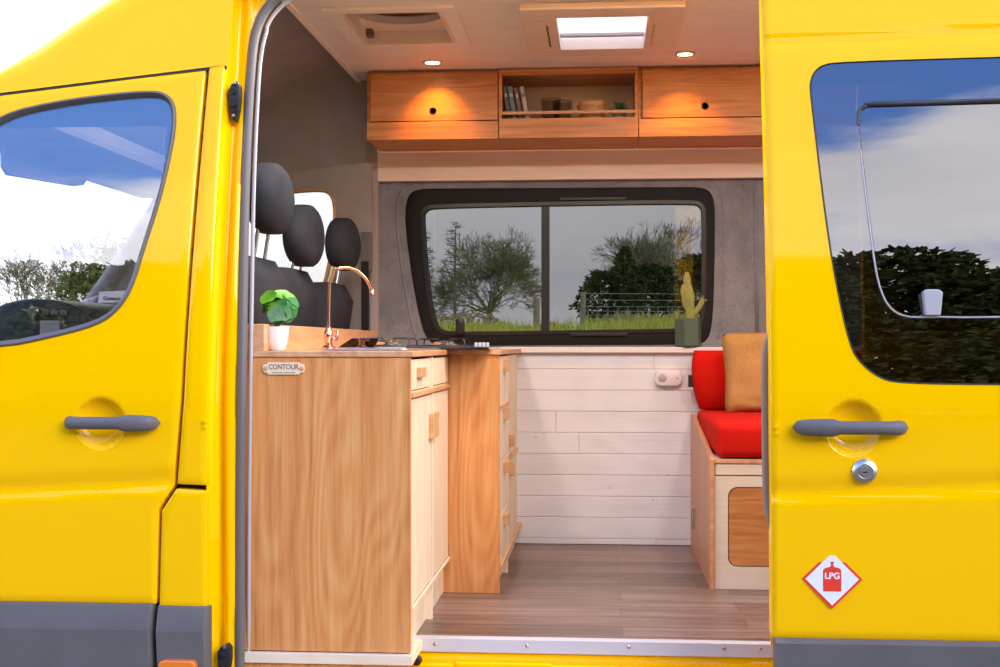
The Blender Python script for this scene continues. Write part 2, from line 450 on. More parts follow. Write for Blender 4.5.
wl = resample(winL, .02)
seal_ring('window_seal', wl, side, .016, 'seal_grey', door, -.004, .010, .03)
def pane(name, poly, surf, dy, th, m, parent, sign=1):
    poly = resample(poly if area(poly) > 0 else poly[::-1], .05)
    bm = bmesh.new(); n = len(poly)
    pts = [Vector(p) for p in poly]; xs = [p[0] for p in poly]; zs = [p[1] for p in poly]
    x = min(xs)
    while x < max(xs):
        z = min(zs)
        while z < max(zs):
            if pip(x, z, inset(poly, .01)): pts.append(Vector((x, z)))
            z += .05
        x += .05
    vo, _, fo, _, _, _ = delaunay_2d_cdt(pts, [(i, (i+1) % n) for i in range(n)], [], 1, 1e-5)
    vs = [bm.verts.new((v.x, surf(v.x, v.y)+dy, v.y)) for v in vo]
    for f in fo:
        try: bm.faces.new([vs[i] for i in f])
        except ValueError: pass
    bmesh.ops.recalc_face_normals(bm, faces=bm.faces)
    r = bmesh.ops.extrude_face_region(bm, geom=list(bm.faces))
    bmesh.ops.translate(bm, vec=(0, th*sign, 0), verts=[g for g in r['geom'] if isinstance(g, bmesh.types.BMVert)])
    return link(name, bm, m, parent, True, 40)
pane('window_glass', inset(wl if area(wl) > 0 else wl[::-1], .008), side, .012, .004, 'glass', door)
def handle(name, x0, x1, z, surf, parent, big, small, flip=False, m='handle', out=.042):
    """pull handle: fat end, slim waist over the finger dish, rounded tips"""
    bm = bmesh.new(); rings = []; N = 30
    for i in range(N+1):
        t = i/N; x = x0+(x1-x0)*t; s = 1-t if flip else t
        tip = sqrt(max(0, 1-(abs(t-.5)*2)**12))
        h = (small+(big-small)*ss(.60, .66, s)) if True else 0
        h = h*(1-.10*ss(.70, 1, s)); h = max(h, big*.86*(1-ss(.12, .20, s)))
        h = h*max(.06, tip)
        d = .011*max(.1, tip); yc = surf(x, z)*0+lean(z)+(surf(x0, z)-surf(x0, z))-out*max(0, 1-(abs(t-.5)*2)**6)+(-.005)
        yc = base_y(surf, x0, x1, z)-.006-out*.55*max(0, 1-(abs(t-.5)*2)**5)
        rings.append([Vector((x, yc-d*cos(a)*(1.3 if cos(a) > 0 else .6), z+h*sin(a))) for a in [2*pi*k/16 for k in range(16)]])
    aring(bm, rings)
    o = link(name, bm, m, parent, True, 60)
    return o
def base_y(surf, x0, x1, z): return min(surf(x0-.01, z), surf(x1+.01, z))
a0 = at(60, 423, -.03); a1 = at(157, 421.5, -.03)
handle('door_handle', a0.x, a1.x, a0.z, cabdoor_s, door, .0205, .0155)
# lower cladding
def cladding(name, x0, x1, zt, zr, surf_y, parent, round_end=False):
    bm = bmesh.new(); rings = []
    prof = [(.012, zt-.004), (-.004, zt), (-.014, zt-.004), (-.030, zr), (-.030, zr-.004), (-.022, zr-.07), (-.022, -.30), (.012, -.30)]
    xs = [x0, x0+.004] + [x1-.010, x1-.003, x1] if x1-x0 > .02 else [x0, x1]
    for i, x in enumerate(xs):
        k = {0: .5, 1: 0, len(xs)-3: 0, len(xs)-2: .25, len(xs)-1: .9}.get(i, 0)
        rings.append([Vector((x, surf_y+y*(1-k)+.012*k, z)) for y, z in prof])
    aring(bm, rings); return link(name, bm, 'plastic', parent, True, 30)
pL = at(152, 604, -.02); zt = at(100, 605, -.01).z; zr = at(100, 631, -.03).z
cladding('lower_cladding', -2.1, at(152.5, 604, 0).x, zt, zr, .02, door)

# ---- side skin strip behind the cab door, with lower quarter
strip = [L(209, 67), L(197, 200), L(183.5, 400), L(177, 484), L(207, 485.5), L(207.5, 400), L(216, 200), L(224.5, 64)]
sp = panel('pillar_skin', strip, side, 'yellow', van, (), .03, .014)
low = [L(176, 489), L(161.5, 511), L(159, 607), L(207, 608.5), L(207, 491)]
panel('lower_quarter_panel', low, side, 'yellow', van, (), .03, .014)
cl = cladding('quarter_cladding', at(155.5, 607, 0).x, at(208, 608, 0).x, at(180, 607.5, -.01).z, at(180, 633, -.03).z, .02, van)
q = at(178, 668, -.01)
bm = bmesh.new(); aprism(bm, rrect(q.x-.046, q.x+.046, q.z-.02, q.z+.02, .014), 'y', -.022, .01, .003)
link('side_marker_lamp', bm, 'orange', cl)

# ---- door jamb (recessed) around the side opening
rim = [(239.5, 690), (240, 667), (240.5, 500), (241.5, 400), (243, 300), (245.5, 180), (248.5, 110), (251, 70), (254, 42), (260, 22), (270, 6), (284, -6), (300, -13)]
def jam0(x, z): return lean(z)+.075
rimXZ = [(v.x, v.z) for v in smoothpath([on(a+1.2, b_, jam0) for a, b_ in rim], 4)]
rimXZ += [(-.3, rimXZ[-1][1]+.012), (0, rimXZ[-1][1]+.016), (.55, rimXZ[-1][1]+.016)]
stripedge = [(204, 690), (206, 608), (206, 485), (206, 400), (214, 200), (222.5, 64), (226, 0), (227, -30)]
lefts = [xz(a, b_, side) for a, b_ in stripedge]
def xl(z):
    pts = lefts
    if z <= pts[0][1]: return pts[0][0]
    for a, b_ in zip(pts, pts[1:]):
        if a[1] <= z <= b_[1]: return a[0]+(b_[0]-a[0])*(z-a[1])/(b_[1]-a[1])
    return pts[-1][0]
def xr(z):
    for a, b_ in zip(rimXZ, rimXZ[1:]):
        if a[1] <= z <= b_[1] and b_[1] > a[1]: return a[0]+(b_[0]-a[0])*(z-a[1])/(b_[1]-a[1])
    return rimXZ[0][0] if z < rimXZ[0][1] else rimXZ[-1][0]
def jamb(x, z):
    d = x-xl(z)
    y = .004+.066*ss(0, .018, d)                       # return from the skin
    y += -.022*ss(.026, .036, d)*(1-ss(.052, .060, d)) * (1-.5*ss(1.25, 1.45, z))   # pressed rib
    y += .010*ss(.055, .075, d)*(1-ss(1.36, 1.40, z))
    return lean(z)+y
zb = -.12
jo = [(xl(zb), zb)]+[(x, z) for x, z in lefts[1:]]+[(lefts[-1][0], 1.80), (.60, 1.80), (.60, rimXZ[-1][1])]+rimXZ[::-1][1:]+[(rimXZ[0][0], zb)]
jb = panel('door_jamb', jo, jamb, 'yellow', van, (), .02, .008, 0)
def jo_path(dy, dx=0): return [Vector((x+dx, jam0(x, z)+dy, z-dx*ss(1.55, 1.66, z))) for x, z in resample(rimXZ+[rimXZ[-1]], .02)[:-1] if True]
op = [Vector((rimXZ[0][0], jam0(0, zb)-.012, zb))]+[Vector((x, jam0(x, z)-.012, z)) for x, z in rimXZ]
bm = bmesh.new(); atube(bm, op, .0125, 12); link('door_seal', bm, 'seal_grey', jb, True, 60)
op2 = [Vector((p.x+(.017 if p.z < 1.6 else .012), p.y+.020, p.z-(.0 if p.z < 1.5 else .012))) for p in op]
bm = bmesh.new(); atube(bm, op2, .0052, 8); link('seal_lip', bm, 'pale_trim', jb, True, 60)
# striker plate on the jamb
def striker(px, py, h, w, yy):
    c = at(px, py, yy); bm = bmesh.new()
    out = [(c.x+w*a, c.z+h*b_) for a, b_ in [(-.5, .25), (-.2, .42), (.25, .5), (.5, .38), (.5, .05), (.42, -.2), (.15, -.5), (-.15, -.42), (-.4, -.2)]]
    aprism(bm, out, 'y', yy-.012, yy+.012, .002, 0)
    alathe(bm, [(.0, -.014), (w*.32, -.014), (w*.34, -.004), (w*.2, -.012), (0, -.008)], (c.x, yy-.004, c.z-h*.05), 14, 0, 'y')
    alathe(bm, [(0, -.014), (w*.24, -.014), (w*.26, 0)], (c.x, yy-.004, c.z+h*.24), 12, 0, 'y')
    for s in (.42, -.36): alathe(bm, [(0, -.006), (w*.14, -.005), (w*.16, 0)], (c.x+(.1 if s > 0 else 0)*w, yy-.012, c.z+h*s), 10, 1, 'y')
    return link('striker_plate', bm, ['black', 'screw'], jb, True, 40)
striker(235.0, 102, .105, .031, lean(1.35)+.045)
striker(225, 660, .085, .034, .05)
for i, (px, py) in enumerate([(205, 424)]):
    c = on(px, py, side); bm = bmesh.new(); alathe(bm, [(0, -.007), (.005, -.006), (.006, 0)], (c.x, c.y, c.z+.006), 12, 0, 'y'); alathe(bm, [(0, -.005), (.004, -.005), (.005, 0)], (c.x, c.y, c.z-.008), 12, 0, 'y')
    link('body_plug', bm, 'yellow', sp, True, 40)

# ---- roof shell
def ztop(x):
    P = [(-1.80, 1.345), (-1.70, 1.385), (-1.56, 1.47), (-1.44, 1.573), (-1.30, 1.675), (-1.12, 1.79), (-.92, 1.89), (-.6, 1.97), (-.2, 2.0), (4, 2.0)]
    for a, b_ in zip(P, P[1:]):
        if x <= b_[0]: t = (x-a[0])/(b_[0]-a[0]); return a[1]+(b_[1]-a[1])*t
    return 2.0
def zlow(x): return 1.4755+.111*(x+.947) if x < -.93 else 1.78
def roof_rings(x0, x1, n, ins=0, low=None):
    rings = []
    for i in range(n+1):
        x = x0+(x1-x0)*i/n; zt_ = (ztop(x-.03)+ztop(x)+ztop(x+.03))/3-ins; zl = min(low(x) if low else zlow(x), zt_-.01); r = min(.13, (zt_-zl)*.9)
        pts = []
        for k in range(7): z = zl+(zt_-r-zl)*k/6; pts.append((lean(z)+ins, z))
        yb, zz = pts[-1]
        for k in range(1, 9): a = pi/2*k/8; pts.append((yb+r*(1-cos(a)), zz+r*sin(a)))
        pts += [(2.0-y, z) for y, z in pts[::-1]]
        rings.append([Vector((x, y, z)) for y, z in pts])
    return rings
bm = bmesh.new(); rr = roof_rings(-1.78, -.94, 40); aring(bm, rr, False, False)
rf = link('cab_roof', bm, 'yellow', van, True, 50)
bm = bmesh.new(); aring(bm, roof_rings(-.925, 3.0, 30), False, False); link('main_roof', bm, 'yellow', van, True, 50)
bm = bmesh.new(); rr = [r_[len(r_)//2-8:] for r_ in roof_rings(-1.74, -.86, 24, .035, lambda x: 1.4465+.126*(x+.947))]
aring(bm, rr, False, False); link('cab_headlining', bm, 'headlining', van, True)
# dark backing inside the shut lines standing in for the shade of the gaps
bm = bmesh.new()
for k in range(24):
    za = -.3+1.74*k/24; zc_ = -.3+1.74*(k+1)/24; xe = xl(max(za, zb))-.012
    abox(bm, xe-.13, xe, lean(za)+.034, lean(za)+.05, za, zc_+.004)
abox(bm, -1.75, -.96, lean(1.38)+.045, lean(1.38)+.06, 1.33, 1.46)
link('shutline_backing', bm, 'dark', van)
bm = bmesh.new(); atube(bm, [Vector((x, lean(z)+.008, z)) for x, z in [(x_, 1.4705+.111*(x_+.947)) for x_ in (-.948, -1.1, -1.25, -1.4, -1.55, -1.65)]], .0055, 6); link('roof_gap_strip', bm, 'seal', van)  # dark strip added to stand in for shade in the roof shut line

# ---- sill and body below the floor
bm = bmesh.new()
xa = at(400, 650, .27).x; xb = .70
aprism(bm, [(.275, -.035), (.262, -.05), (.262, -.06), (.255, -.066), (.255, -.3), (.40, -.3), (.40, -.035)], 'x', xa-.02, xb)
g0 = at(455, 664, .25); abox(bm, g0.x, g0.x+.25, .250, .262, g0.z-.008, g0.z+.004, .003)
link('door_sill', bm, 'yellow', van)
bm = bmesh.new(); aprism(bm, [(-.02, -.3), (-.02, -.2), (.06, -.14), (.26, -.14), (.26, -.3)], 'x', -.9, .6); link('step_rail', bm, 'yellow', van)
bm = bmesh.new(); z1 = 0.004
aprism(bm, [(.278, z1), (.268, z1-.003), (.262, -.031), (.268, -.034), (.285, -.034), (.294, -.002), (.294, z1)], 'x', xa, xb, 0)
strip_o = link('threshold_strip', bm, 'alu', van, False)
for px in (435, 527, 629, 724, 760):
    bm = bmesh.new(); c = at(px, 644.5+(px-435)*.014, .264); alathe(bm, [(0, -.003), (.004, -.0025), (.0055, 0)], (c.x, .2655, c.z), 12, 0, 'y')
    link('strip_screw', bm, 'screw', strip_o, True)
# floor pan, far side skin, rear
box('underbody', -2.2, 3.0, .35, 1.95, -.35, -.04, 'dark', van, 0)

# ---- sliding door
def chaikin(p, n=3):
    for _ in range(n): p = [q for i in range(len(p)) for q in ((p[i][0]*.75+p[(i+1) % len(p)][0]*.25, p[i][1]*.75+p[(i+1) % len(p)][1]*.25), (p[i][0]*.25+p[(i+1) % len(p)][0]*.75, p[i][1]*.25+p[(i+1) % len(p)][1]*.75))]
    return p
def R(px, py): return xz(px, py, SD)
sdo = [R(772.5, 639), R(772.3, 560), R(771.8, 500), R(771, 420), R(769.8, 330), R(768, 230), R(766, 150), R(763.5, 60), R(762, 0)]
sdo += [(sdo[-1][0], 1.80), (1.75, 1.80), (1.75, sdo[0][1])]
winR = [R(809.5, 90), R(810, 80), R(814, 71), R(822, 64.5), R(838, 61.5), R(1000, 56.5), (1.58, 1.455), (1.62, 1.43), (1.62, .72), (1.58, .675), R(1000, 385.5), R(900, 384), R(880, 379), R(862, 366), R(849, 347), R(834, 278), R(823, 205), R(813, 120)]
winR = chaikin(winR, 2)
sd = panel('sliding_door', sdo, slide_s, 'yellow', van, [winR], .055, .014, .006, extra=[(on(853, 428, SD).x, on(853, 428, SD).z, .067)])
# door inner skin
def edge_x(z):
    e = sdo[:9]
    for a, b_ in zip(e, e[1:]):
        if a[1] <= z <= b_[1]: return a[0]+(b_[0]-a[0])*(z-a[1])/(b_[1]-a[1])
    return e[0][0] if z < e[0][1] else e[-1][0]
bm = bmesh.new()
for k in range(12):
    za = .06+1.6*k/12; zc = .06+1.6*(k+1)/12
    if .66 < (za+zc)/2 < 1.45:
        abox(bm, max(edge_x(za), edge_x(zc))+.003, sdo[0][0]+.09, lean(za)-.018, lean(za)-.008, za, zc+.004)
    else: abox(bm, max(edge_x(za), edge_x(zc))+.003, 1.74, lean(za)-.018, lean(za)-.008, za, zc+.004)
link('inner_skin', bm, 'yellow', sd)
wr = resample(winR if area(winR) > 0 else winR[::-1], .03)
seal_ring('window_seal', resample(winR, .02), SD, .0045, 'seal', sd, -.0005, .004, .02)
pr = [R(857.5, 118), R(859, 109), R(866, 103), R(874, 101.5), R(1000, 98), (1.5, 1.36), (1.5, .85), R(1000, 317), R(910, 317), R(897, 312), R(886, 301), R(878, 280), R(868, 205)]
prs = pr if area(pr) > 0 else pr[::-1]
gl = panel('window_glass', inset(wr, .004), SD, 'privacy', sd, [prs], .004, .03, 0)
gl.location.y += .001
pane('sliding_pane', inset(resample(prs, .03), .003), SD, .009, .004, 'privacy', sd)
# pale lower channel and dark upper gap of the sliding pane
chp = [Vector((x, SD(x, z)+.0005, z)) for x, z in [R(860.5, 150), R(866.8, 205), R(872, 245), R(877.5, 278), R(884.5, 299), R(894.5, 311.5), R(910, 317), R(940, 317), R(1000, 317)]+[(1.45, .847)]]
tube('pane_channel', smoothpath(chp, 3), .0022, 'pale_trim', sd, 6)
chd = [Vector((x, SD(x, z)+.006, z)) for x, z in [R(857.8, 125), R(858.6, 114), R(861, 108.5), R(866, 105.3), R(876, 103.5), R(1000, 100)]+[(1.5, 1.352)]]
tube('pane_gap', smoothpath(chd, 3), .0065, 'seal', sd, 6)
c = on(931.5, 303, SD); bm = bmesh.new()
aprism(bm, [(c.x-.022, c.z+.024), (c.x-.014, c.z+.031), (c.x+.014, c.z+.031), (c.x+.023, c.z+.024), (c.x+.018, c.z-.029), (c.x-.016, c.z-.029)], 'y', c.y-.013, c.y+.008, .003)
link('pane_latch', bm, 'pale_trim', sd)
h0 = at(794, 428, -.1); h1 = at(911, 427, -.1)
handle('door_handle', h0.x, h1.x, at(852, 428, -.1).z, slide_s, sd, .0205, .0155, True)
c = on(864.5, 471, SD); ks = SD(c.x, c.z)
bm = bmesh.new(); alathe(bm, [(.0275, .002), (.0285, -.004), (.024, -.009), (.017, -.0115), (.016, -.009), (.0115, -.009), (.011, -.012), (0, -.012)], (c.x, ks, c.z), 32, 0, 'y')
abox(bm, c.x-.006, c.x+.005, ks-.0128, ks-.011, c.z-.0035, c.z-.0005, 0, 1)
link('key_lock', bm, ['steel', 'black'], sd, True, 35)
# LPG diamond
c = on(832, 579, SD); ys = SD(c.x, c.z); bm = bmesh.new()
def dm(r, z=0): return [(c.x+r*a, c.z+r*b_) for a, b_ in ((1, 0), (0, 1), (-1, 0), (0, -1))]
aprism(bm, dm(.0685), 'y', ys-.0016, ys+.002, 0, 0); aprism(bm, dm(.0605), 'y', ys-.0022, ys, 0, 1)
bz = c.z-.028; W = .0205
body = [(c.x-W, bz), (c.x+W, bz), (c.x+W, bz+.048), (c.x+W*.8, bz+.0535), (c.x+W*.25, bz+.056), (c.x+W*.12, bz+.060), (c.x+W*.12, bz+.064), (c.x+W*.22, bz+.066), (c.x+W*.22, bz+.068), (c.x-W*.22, bz+.068), (c.x-W*.22, bz+.066), (c.x-W*.12, bz+.064), (c.x-W*.12, bz+.060), (c.x-W*.25, bz+.056), (c.x-W*.8, bz+.0535), (c.x-W, bz+.048)]
aprism(bm, body, 'y', ys-.0028, ys, 0, 0)
text_bm(bm, 'LPG', .0200, lambda a, b_, d: Vector((c.x+a, ys-.0030-d, c.z+.007+b_)), 1, .0003, .0006, 1.0)
link('lpg_sticker', bm, ['stk_red', 'stk_white'], sd)['label'] = 'white diamond warning sticker with red border and LPG gas bottle'
cladding('lower_cladding', sdo[0][0]+.002, 1.75, at(850, 641, -.08).z, at(850, 646, -.1).z, -.055, sd)
c = on(777, 430, SD); bm = bmesh.new(); alathe(bm, [(0, -.006), (.005, -.005), (.006, 0)], (c.x, c.y, c.z+.006), 12, 0, 'y'); alathe(bm, [(0, -.005), (.005, -.004), (.006, 0)], (c.x, c.y, c.z-.008), 12, 0, 'y')
link('door_plug', bm, 'yellow', sd, True, 40)
gp = [at(777, 328, .0), at(770, 335, -.01), at(766.5, 352, -.01), at(765.5, 380, -.01), at(766, 430, -.01), at(766.5, 480, -.01), at(768, 505, -.01), at(771, 522, -.01), at(776, 538, 0)]
tube('grab_rail', smoothpath(gp, 5), .0100, mat('grey_rail', (.26, .205, .17), .5), sd, 12)
# rear quarter of the body behind the sliding door
bm = bmesh.new()
for k in range(16):
    za = -.3+2.1*k/16; zc = -.3+2.1*(k+1)/16; abox(bm, .62, 3.0, lean(za)+.03, lean(za)+.06, za, zc+.002)
link('rear_side_panel', bm, 'yellow', van)

# ---- far side of the cab: door, window, lining
def far(x, z): return 2.0-lean(z)
winLs = inset(resample([(x+.045, z-.035) for x, z in winL], .03) if area(winL) > 0 else resample([(x+.045, z-.035) for x, z in winL], .03)[::-1], .0)
fd = panel('cab_door', [(p[0], p[1]) for p in doorL], far, 'yellow', van, [winLs], .03, .05, .004, sign=-1)
def farl(x, z): return 1.955-lean(z)
lin_o = [(-.885, -.05), (-.885, 1.47), (-1.55, 1.40), (-1.70, 1.33), (-2.08, .80), (-2.08, -.05)]
lw = inset(winLs, .012)
panel('door_lining', lin_o, farl, 'headlining', fd, [lw], .03, .05, 0)
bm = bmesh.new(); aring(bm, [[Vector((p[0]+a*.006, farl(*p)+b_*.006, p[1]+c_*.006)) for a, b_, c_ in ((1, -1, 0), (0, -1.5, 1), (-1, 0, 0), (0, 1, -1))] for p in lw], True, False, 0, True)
link('window_seal', bm, 'tan', fd, True)  # tan colour paints the yellowish reflection round the far window
pane('window_glass', winLs, far, -.02, .004, 'glass', fd)
# seat belt guide on the far pillar
b0 = at(366, 232, 1.80); b1 = at(366, 272, 1.80)
box('belt_guide', b0.x-.022, b0.x+.022, 1.80, 1.82, b1.z, b0.z, 'plastic', van, .006)
bm = bmesh.new(); abox(bm, b0.x-.014, b0.x+.014, 1.775, 1.783, .3, b1.z+.04, .002); link('seat_belt', bm, 'matt_black', van)

# ---- windscreen, header, pillars, dash, bonnet
ws = thing
A0 = (-1.76, 1.325); A1 = (-2.32, .62)
bm = bmesh.new(); N = 14; rings = []
for i in range(N+1):
    t = i/N; y = .16+(1.84-.16)*t; bow = .10*(1-(2*t-1)**2)
    rings.append([Vector((A0[0]-bow*.6+d, y, A0[1]+.0)) if k == 0 else Vector((A1[0]-bow+d, y, A1[1])) for k, d in ((0, 0), (1, 0), (1, .004), (0, .004))])
aring(bm, rings); link('windscreen', bm, 'screen_glass', van, True, 40)
for s in (0, 1):
    y = lambda z: (lean(z)+.02) if s == 0 else 2-lean(z)-.02
    bm = bmesh.new(); P = [Vector((-1.71, y(1.34), 1.34)), Vector((-1.85, y(1.15), 1.15)), Vector((-2.02, y(.93), .93)), Vector((-2.22, y(.7), .7))]
    atube(bm, P, [.04, .04, .045, .05], 10); link('windscreen_pillar', bm, 'headlining', van, True)
box('windscreen_header', -1.80, -1.44, .17, 1.83, 1.335, 1.40, 'headlining', van, .02)
vp = at(38, 182, .95)
ya_, yb_v = CAM.y+3.05*1.0, 0
def y_on(px, Xp):
    u = (px-500)/F; return CAM.y+Xp*(cos(YAW)+sin(YAW)*u)/(-sin(YAW)+cos(YAW)*u)
va, vb = y_on(3, -1.69), y_on(88, -1.69)
zva, zvb = at(8, 174, va).z, at(75, 191, vb).z
bm = bmesh.new(); aprism(bm, [(va, 1.36), (va, zva+.02), (va+.03, zva), (vb-.12, zvb), (vb-.05, zvb+.012), (vb, zvb+.05), (vb+.02, 1.36)], 'x', -1.70, -1.682, .004); link('sun_visor', bm, 'headlining', van)
bm = bmesh.new()
dp = [(-2.35, .62), (-2.2, .68), (-2.0, .74), (-1.88, .80), (-1.80, .80), (-1.75, .76), (-1.72, .62), (-1.76, .45), (-1.80, .2), (-2.35, .1)]
aprism(bm, dp, 'x' if False else 'y', .16, 1.84, .01); dash = link('dashboard', bm, 'matt_black', van, True)
# centre stack with screen and vents, rounded cowl
cs0 = at(-5, 299, .95); 
bm = bmesh.new()
sec = []
for k in range(21):
    t = k/20; a = pi*t; X = -1.62-.24*cos(a)*(.9) ; 
    sec.append((X-.05, .66+.245*(sin(a)**.55 if 0 < k < 20 else 0)))
aprism(bm, [(-1.95, .5)]+sec[::1][::-1] [::-1]+[(-1.40, .5)], 'y', .62, 1.25, .012)
cowl = link('instrument_cowl', bm, 'black', dash, True)
sc = at(50, 328, .61)
bm = bmesh.new(); abox(bm, sc.x-.03, sc.x+.03, .606, .616, sc.z-.022, sc.z+.022, .003); link('display_screen', bm, 'screen', dash)
bm = bmesh.new()
for i in range(3):
    v = at(45+i*9, 312+i*.5, .61); abox(bm, v.x-.010, v.x+.010, .607, .615, v.z-.008, v.z+.008, .002)
for i in range(5):
    v = at(60+i*2.2, 318+i*4, .61); abox(bm, v.x-.004, v.x+.004, .604, .615, v.z-.004, v.z+.004, .001)
link('switch_bank', bm, 'plastic', dash)
v = at(31, 312, .6); bm = bmesh.new(); alathe(bm, [(0, -.01), (.014, -.01), (.018, 0)], (v.x, .615, v.z), 12, 0, 'y')
for k in range(3): aprism(bm, [(v.x+.006*cos(a), v.z+.006*sin(a)) for a in (k*2.1, k*2.1+1.5)]+[(v.x+.032*cos(k*2.1+.75), v.z+.032*sin(k*2.1+.75))], 'y', .600, .606)
link('vent_knob', bm, 'steel', dash, True, 40)
sw = at(10, 322, 1.3); bm = bmesh.new()
ring = [Vector((-1.45+.10*cos(a)*.5, 1.42+.19*sin(a), .83+.16*cos(a))) for a in [2*pi*k/32 for k in range(32)]]
atube(bm, ring, .014, 8, 0, True); aprism(bm, [(1.30, .79), (1.54, .79), (1.54, .86), (1.30, .86)], 'x', -1.48, -1.44, .01)
link('steering_wheel', bm, 'black', van, True, 60)
# far dash end with a pale tube painting its reflection and the paper pass on it
v0 = at(84, 304, 1.6); v1 = at(126, 332, 1.6)
bm = bmesh.new(); aprism(bm, [(v0.x, v1.z-.05), (v0.x+.02, v0.z-.03), (v0.x+.05, v0.z), (v1.x+.03, v0.z), (v1.x+.03, v1.z-.05)], 'y', 1.6, 1.80, .008)
link('dash_end', bm, 'matt_black', dash)
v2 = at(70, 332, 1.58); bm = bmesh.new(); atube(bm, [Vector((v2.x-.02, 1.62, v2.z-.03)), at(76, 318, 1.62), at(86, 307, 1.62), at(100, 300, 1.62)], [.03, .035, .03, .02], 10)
link('dash_reflection', bm, 'pale_trim', dash, True)
pp = thing('paper_card', tuple(at(112, 303, 1.58)), 'small white paper card with a dark printed line on the dashboard end', 'paper')
a_ = at(98, 303, 1.58); b__ = at(127, 290.5, 1.58)
bm = bmesh.new(); aprism(bm, [(a_.x, a_.z), (b__.x-.005, a_.z+.004), (b__.x, b__.z), (a_.x+.005, b__.z-.004)], 'y', 1.578, 1.582); link('sheet', bm, 'paper', pp)
bm = bmesh.new(); cxp = (a_.x+b__.x)/2; czp = (a_.z+b__.z)/2-.006
text_bm(bm, 'Contour', .019, lambda a, b_, d: Vector((cxp+a, 1.576-d, czp+b_)), 0, .0003, .0004)
link('print', bm, 'ink', pp)
box('bonnet', -3.0, -2.3, .2, 1.8, .0, .55, 'yellow', van, .12)

# ---- seats
def seat(y, x, ztop_, zhead, hw, label, hh=.19, single=True):
    s = thing('cab_seat', (x-.12, y, .30), label, 'seat', 'cab seats')
    # backrest
    bm = bmesh.new(); rings = []
    for k in range(13):
        t = k/12; z = .30+(ztop_-.30)*t; w = (hw*(1-.10*t**3))*(1 if t < .93 else .90); xx = x-.16+.13*t; d = .095-.02*t
        if k == 12: w *= .86; d *= .5
        rings.append([Vector((xx+d*(abs(cos(a))**.6)*(1 if cos(a) > 0 else -1), y+w*(abs(sin(a))**.45)*(1 if sin(a) > 0 else -1), z)) for a in [2*pi*j/28 for j in range(28)]])
    aring(bm, rings); link('backrest', bm, 'seat', s, True, 70)
    bm = bmesh.new(); abox(bm, x-.62, x-.10, y-hw, y+hw, .26, .42, .05, 0, 4); link('seat_base', bm, 'seat', s, True)
    # headrest
    bm = bmesh.new(); rings = []; z0 = zhead-hh
    for k in range(15):
        t = k/14; a = pi*t; w = hw*.62*(.80+.2*sin(a*.9))*(sin(a)**.22 if 0 < k < 14 else .45); d = .055*(sin(a)**.24 if 0 < k < 14 else .5)
        w *= 1-.16*t
        rings.append([Vector((x+.02+d*cos(b_), y+w*(abs(sin(b_))**.55)*(1 if sin(b_) > 0 else -1), z0+hh*t)) for b_ in [2*pi*j/24 for j in range(24)]])
    aring(bm, rings); link('headrest', bm, 'seat', s, True)
    for dy in (-.055, .055): tube('headrest_post', [Vector((x-.02, y+dy, ztop_-.05)), Vector((x+.005, y+dy, z0+.04))], .0065, 'chrome', s, 10)
    return s
def seat_from(px, ztx, yt, yb_, Y, hw, label):
    c = at(px, yt, Y); b_ = at(px, yb_, Y); s = at(px, ztx, Y)
    return seat(Y, c.x-.02, s.z, c.z, hw, label, c.z-b_.z)
seat_from(270, 259, 165, 233, .42, .235, 'black fabric cab seat nearest the open side door, its headrest largest')
seat_from(304, 270, 206, 266, .98, .235, 'black fabric middle cab seat with rounded headrest against the far window')
seat_from(343, 284, 219, 270, 1.50, .22, 'black fabric cab seat farthest from the side door, behind the copper tap')

# ------------------------------------------------------------------ interior shell
YW = 1.91   # face of the far side panelling
tag(box('floor', -.95, 2.4, .272, YW+.03, -.03, 0, 'floor', None, 0), kind='structure')
# panelling boards
bm = bmesh.new(); rnd = random.Random(3)
zs = [.6745+.0815*k for k in range(-9, 2)]
for k in range(-9, 1):
    za = max(0.0, .6745+.0815*k); zc = min(.738, .6745+.0815*(k+1))
    if zc-za < .01: continue
    xs_ = [-.95]+sorted([rnd.uniform(-.2, 1.5)])+[2.4]
    for a, c_ in zip(xs_, xs_[1:]): abox(bm, a+.0004, c_-.0004, YW, YW+.02, za+.0006, zc-.0006, .0018, 0, 1)
abox(bm, -.95, 2.4, YW+.006, YW+.024, 0, .738)
panl = link('wall_panelling', bm, 'white_plank', None); tag(panl, kind='structure'); panl.name = 'wall_back'
bm = bmesh.new()
for px, py in ((609, 488), (653, 500), (668, 475), (536, 437)):
    c = at(px, py, YW); alathe(bm, [(0, -.0012), (.0018, -.001), (.0022, 0)], (c.x, YW, c.z), 8, 0, 'y')
link('panel_pin', bm, 'ink', panl, True)
led = at(602, 347, YW-.02)
tag(box('trim_2', -.95, 2.4, YW-.022, 2.02, .737, .759, 'white', None, .003), kind='structure')
# carpet lined upper wall with window hole
YC = 1.925
def cw(x, z):
    return YC+.0-.012*ss(.9, .93, x)*0
W_o = [(405, 225), (406, 202), (411, 192), (421, 188.8), (440, 188.5), (560, 188), (682, 187), (702, 187.3), (711, 192), (714.5, 203), (715, 225), (714, 290), (712, 325), (708, 340), (698, 345), (560, 345), (445, 346), (430, 343), (422, 329), (413, 285)]
wout = [(at(a, b_, YC).x, at(a, b_, YC).z) for a, b_ in W_o]
wout = chaikin(wout, 3)
xlw = at(379, 300, YC).x
wo = [(xlw, .758), (xlw, 1.52), (2.4, 1.52), (2.4, .758)]
for i, p in enumerate(wout):      # keep the opening above the ledge
    wout[i] = (p[0], max(p[1], .7625))
cwl = panel('wall_back.001', wo, lambda x, z: YC, 'carpet', None, [wout], .03, .05, 0)
tag(cwl, kind='structure')
def swell(poly, d): return inset(poly if area(poly) > 0 else poly[::-1], -d)
rid = [p for p in swell(wout, .035) if p[1] > .79]
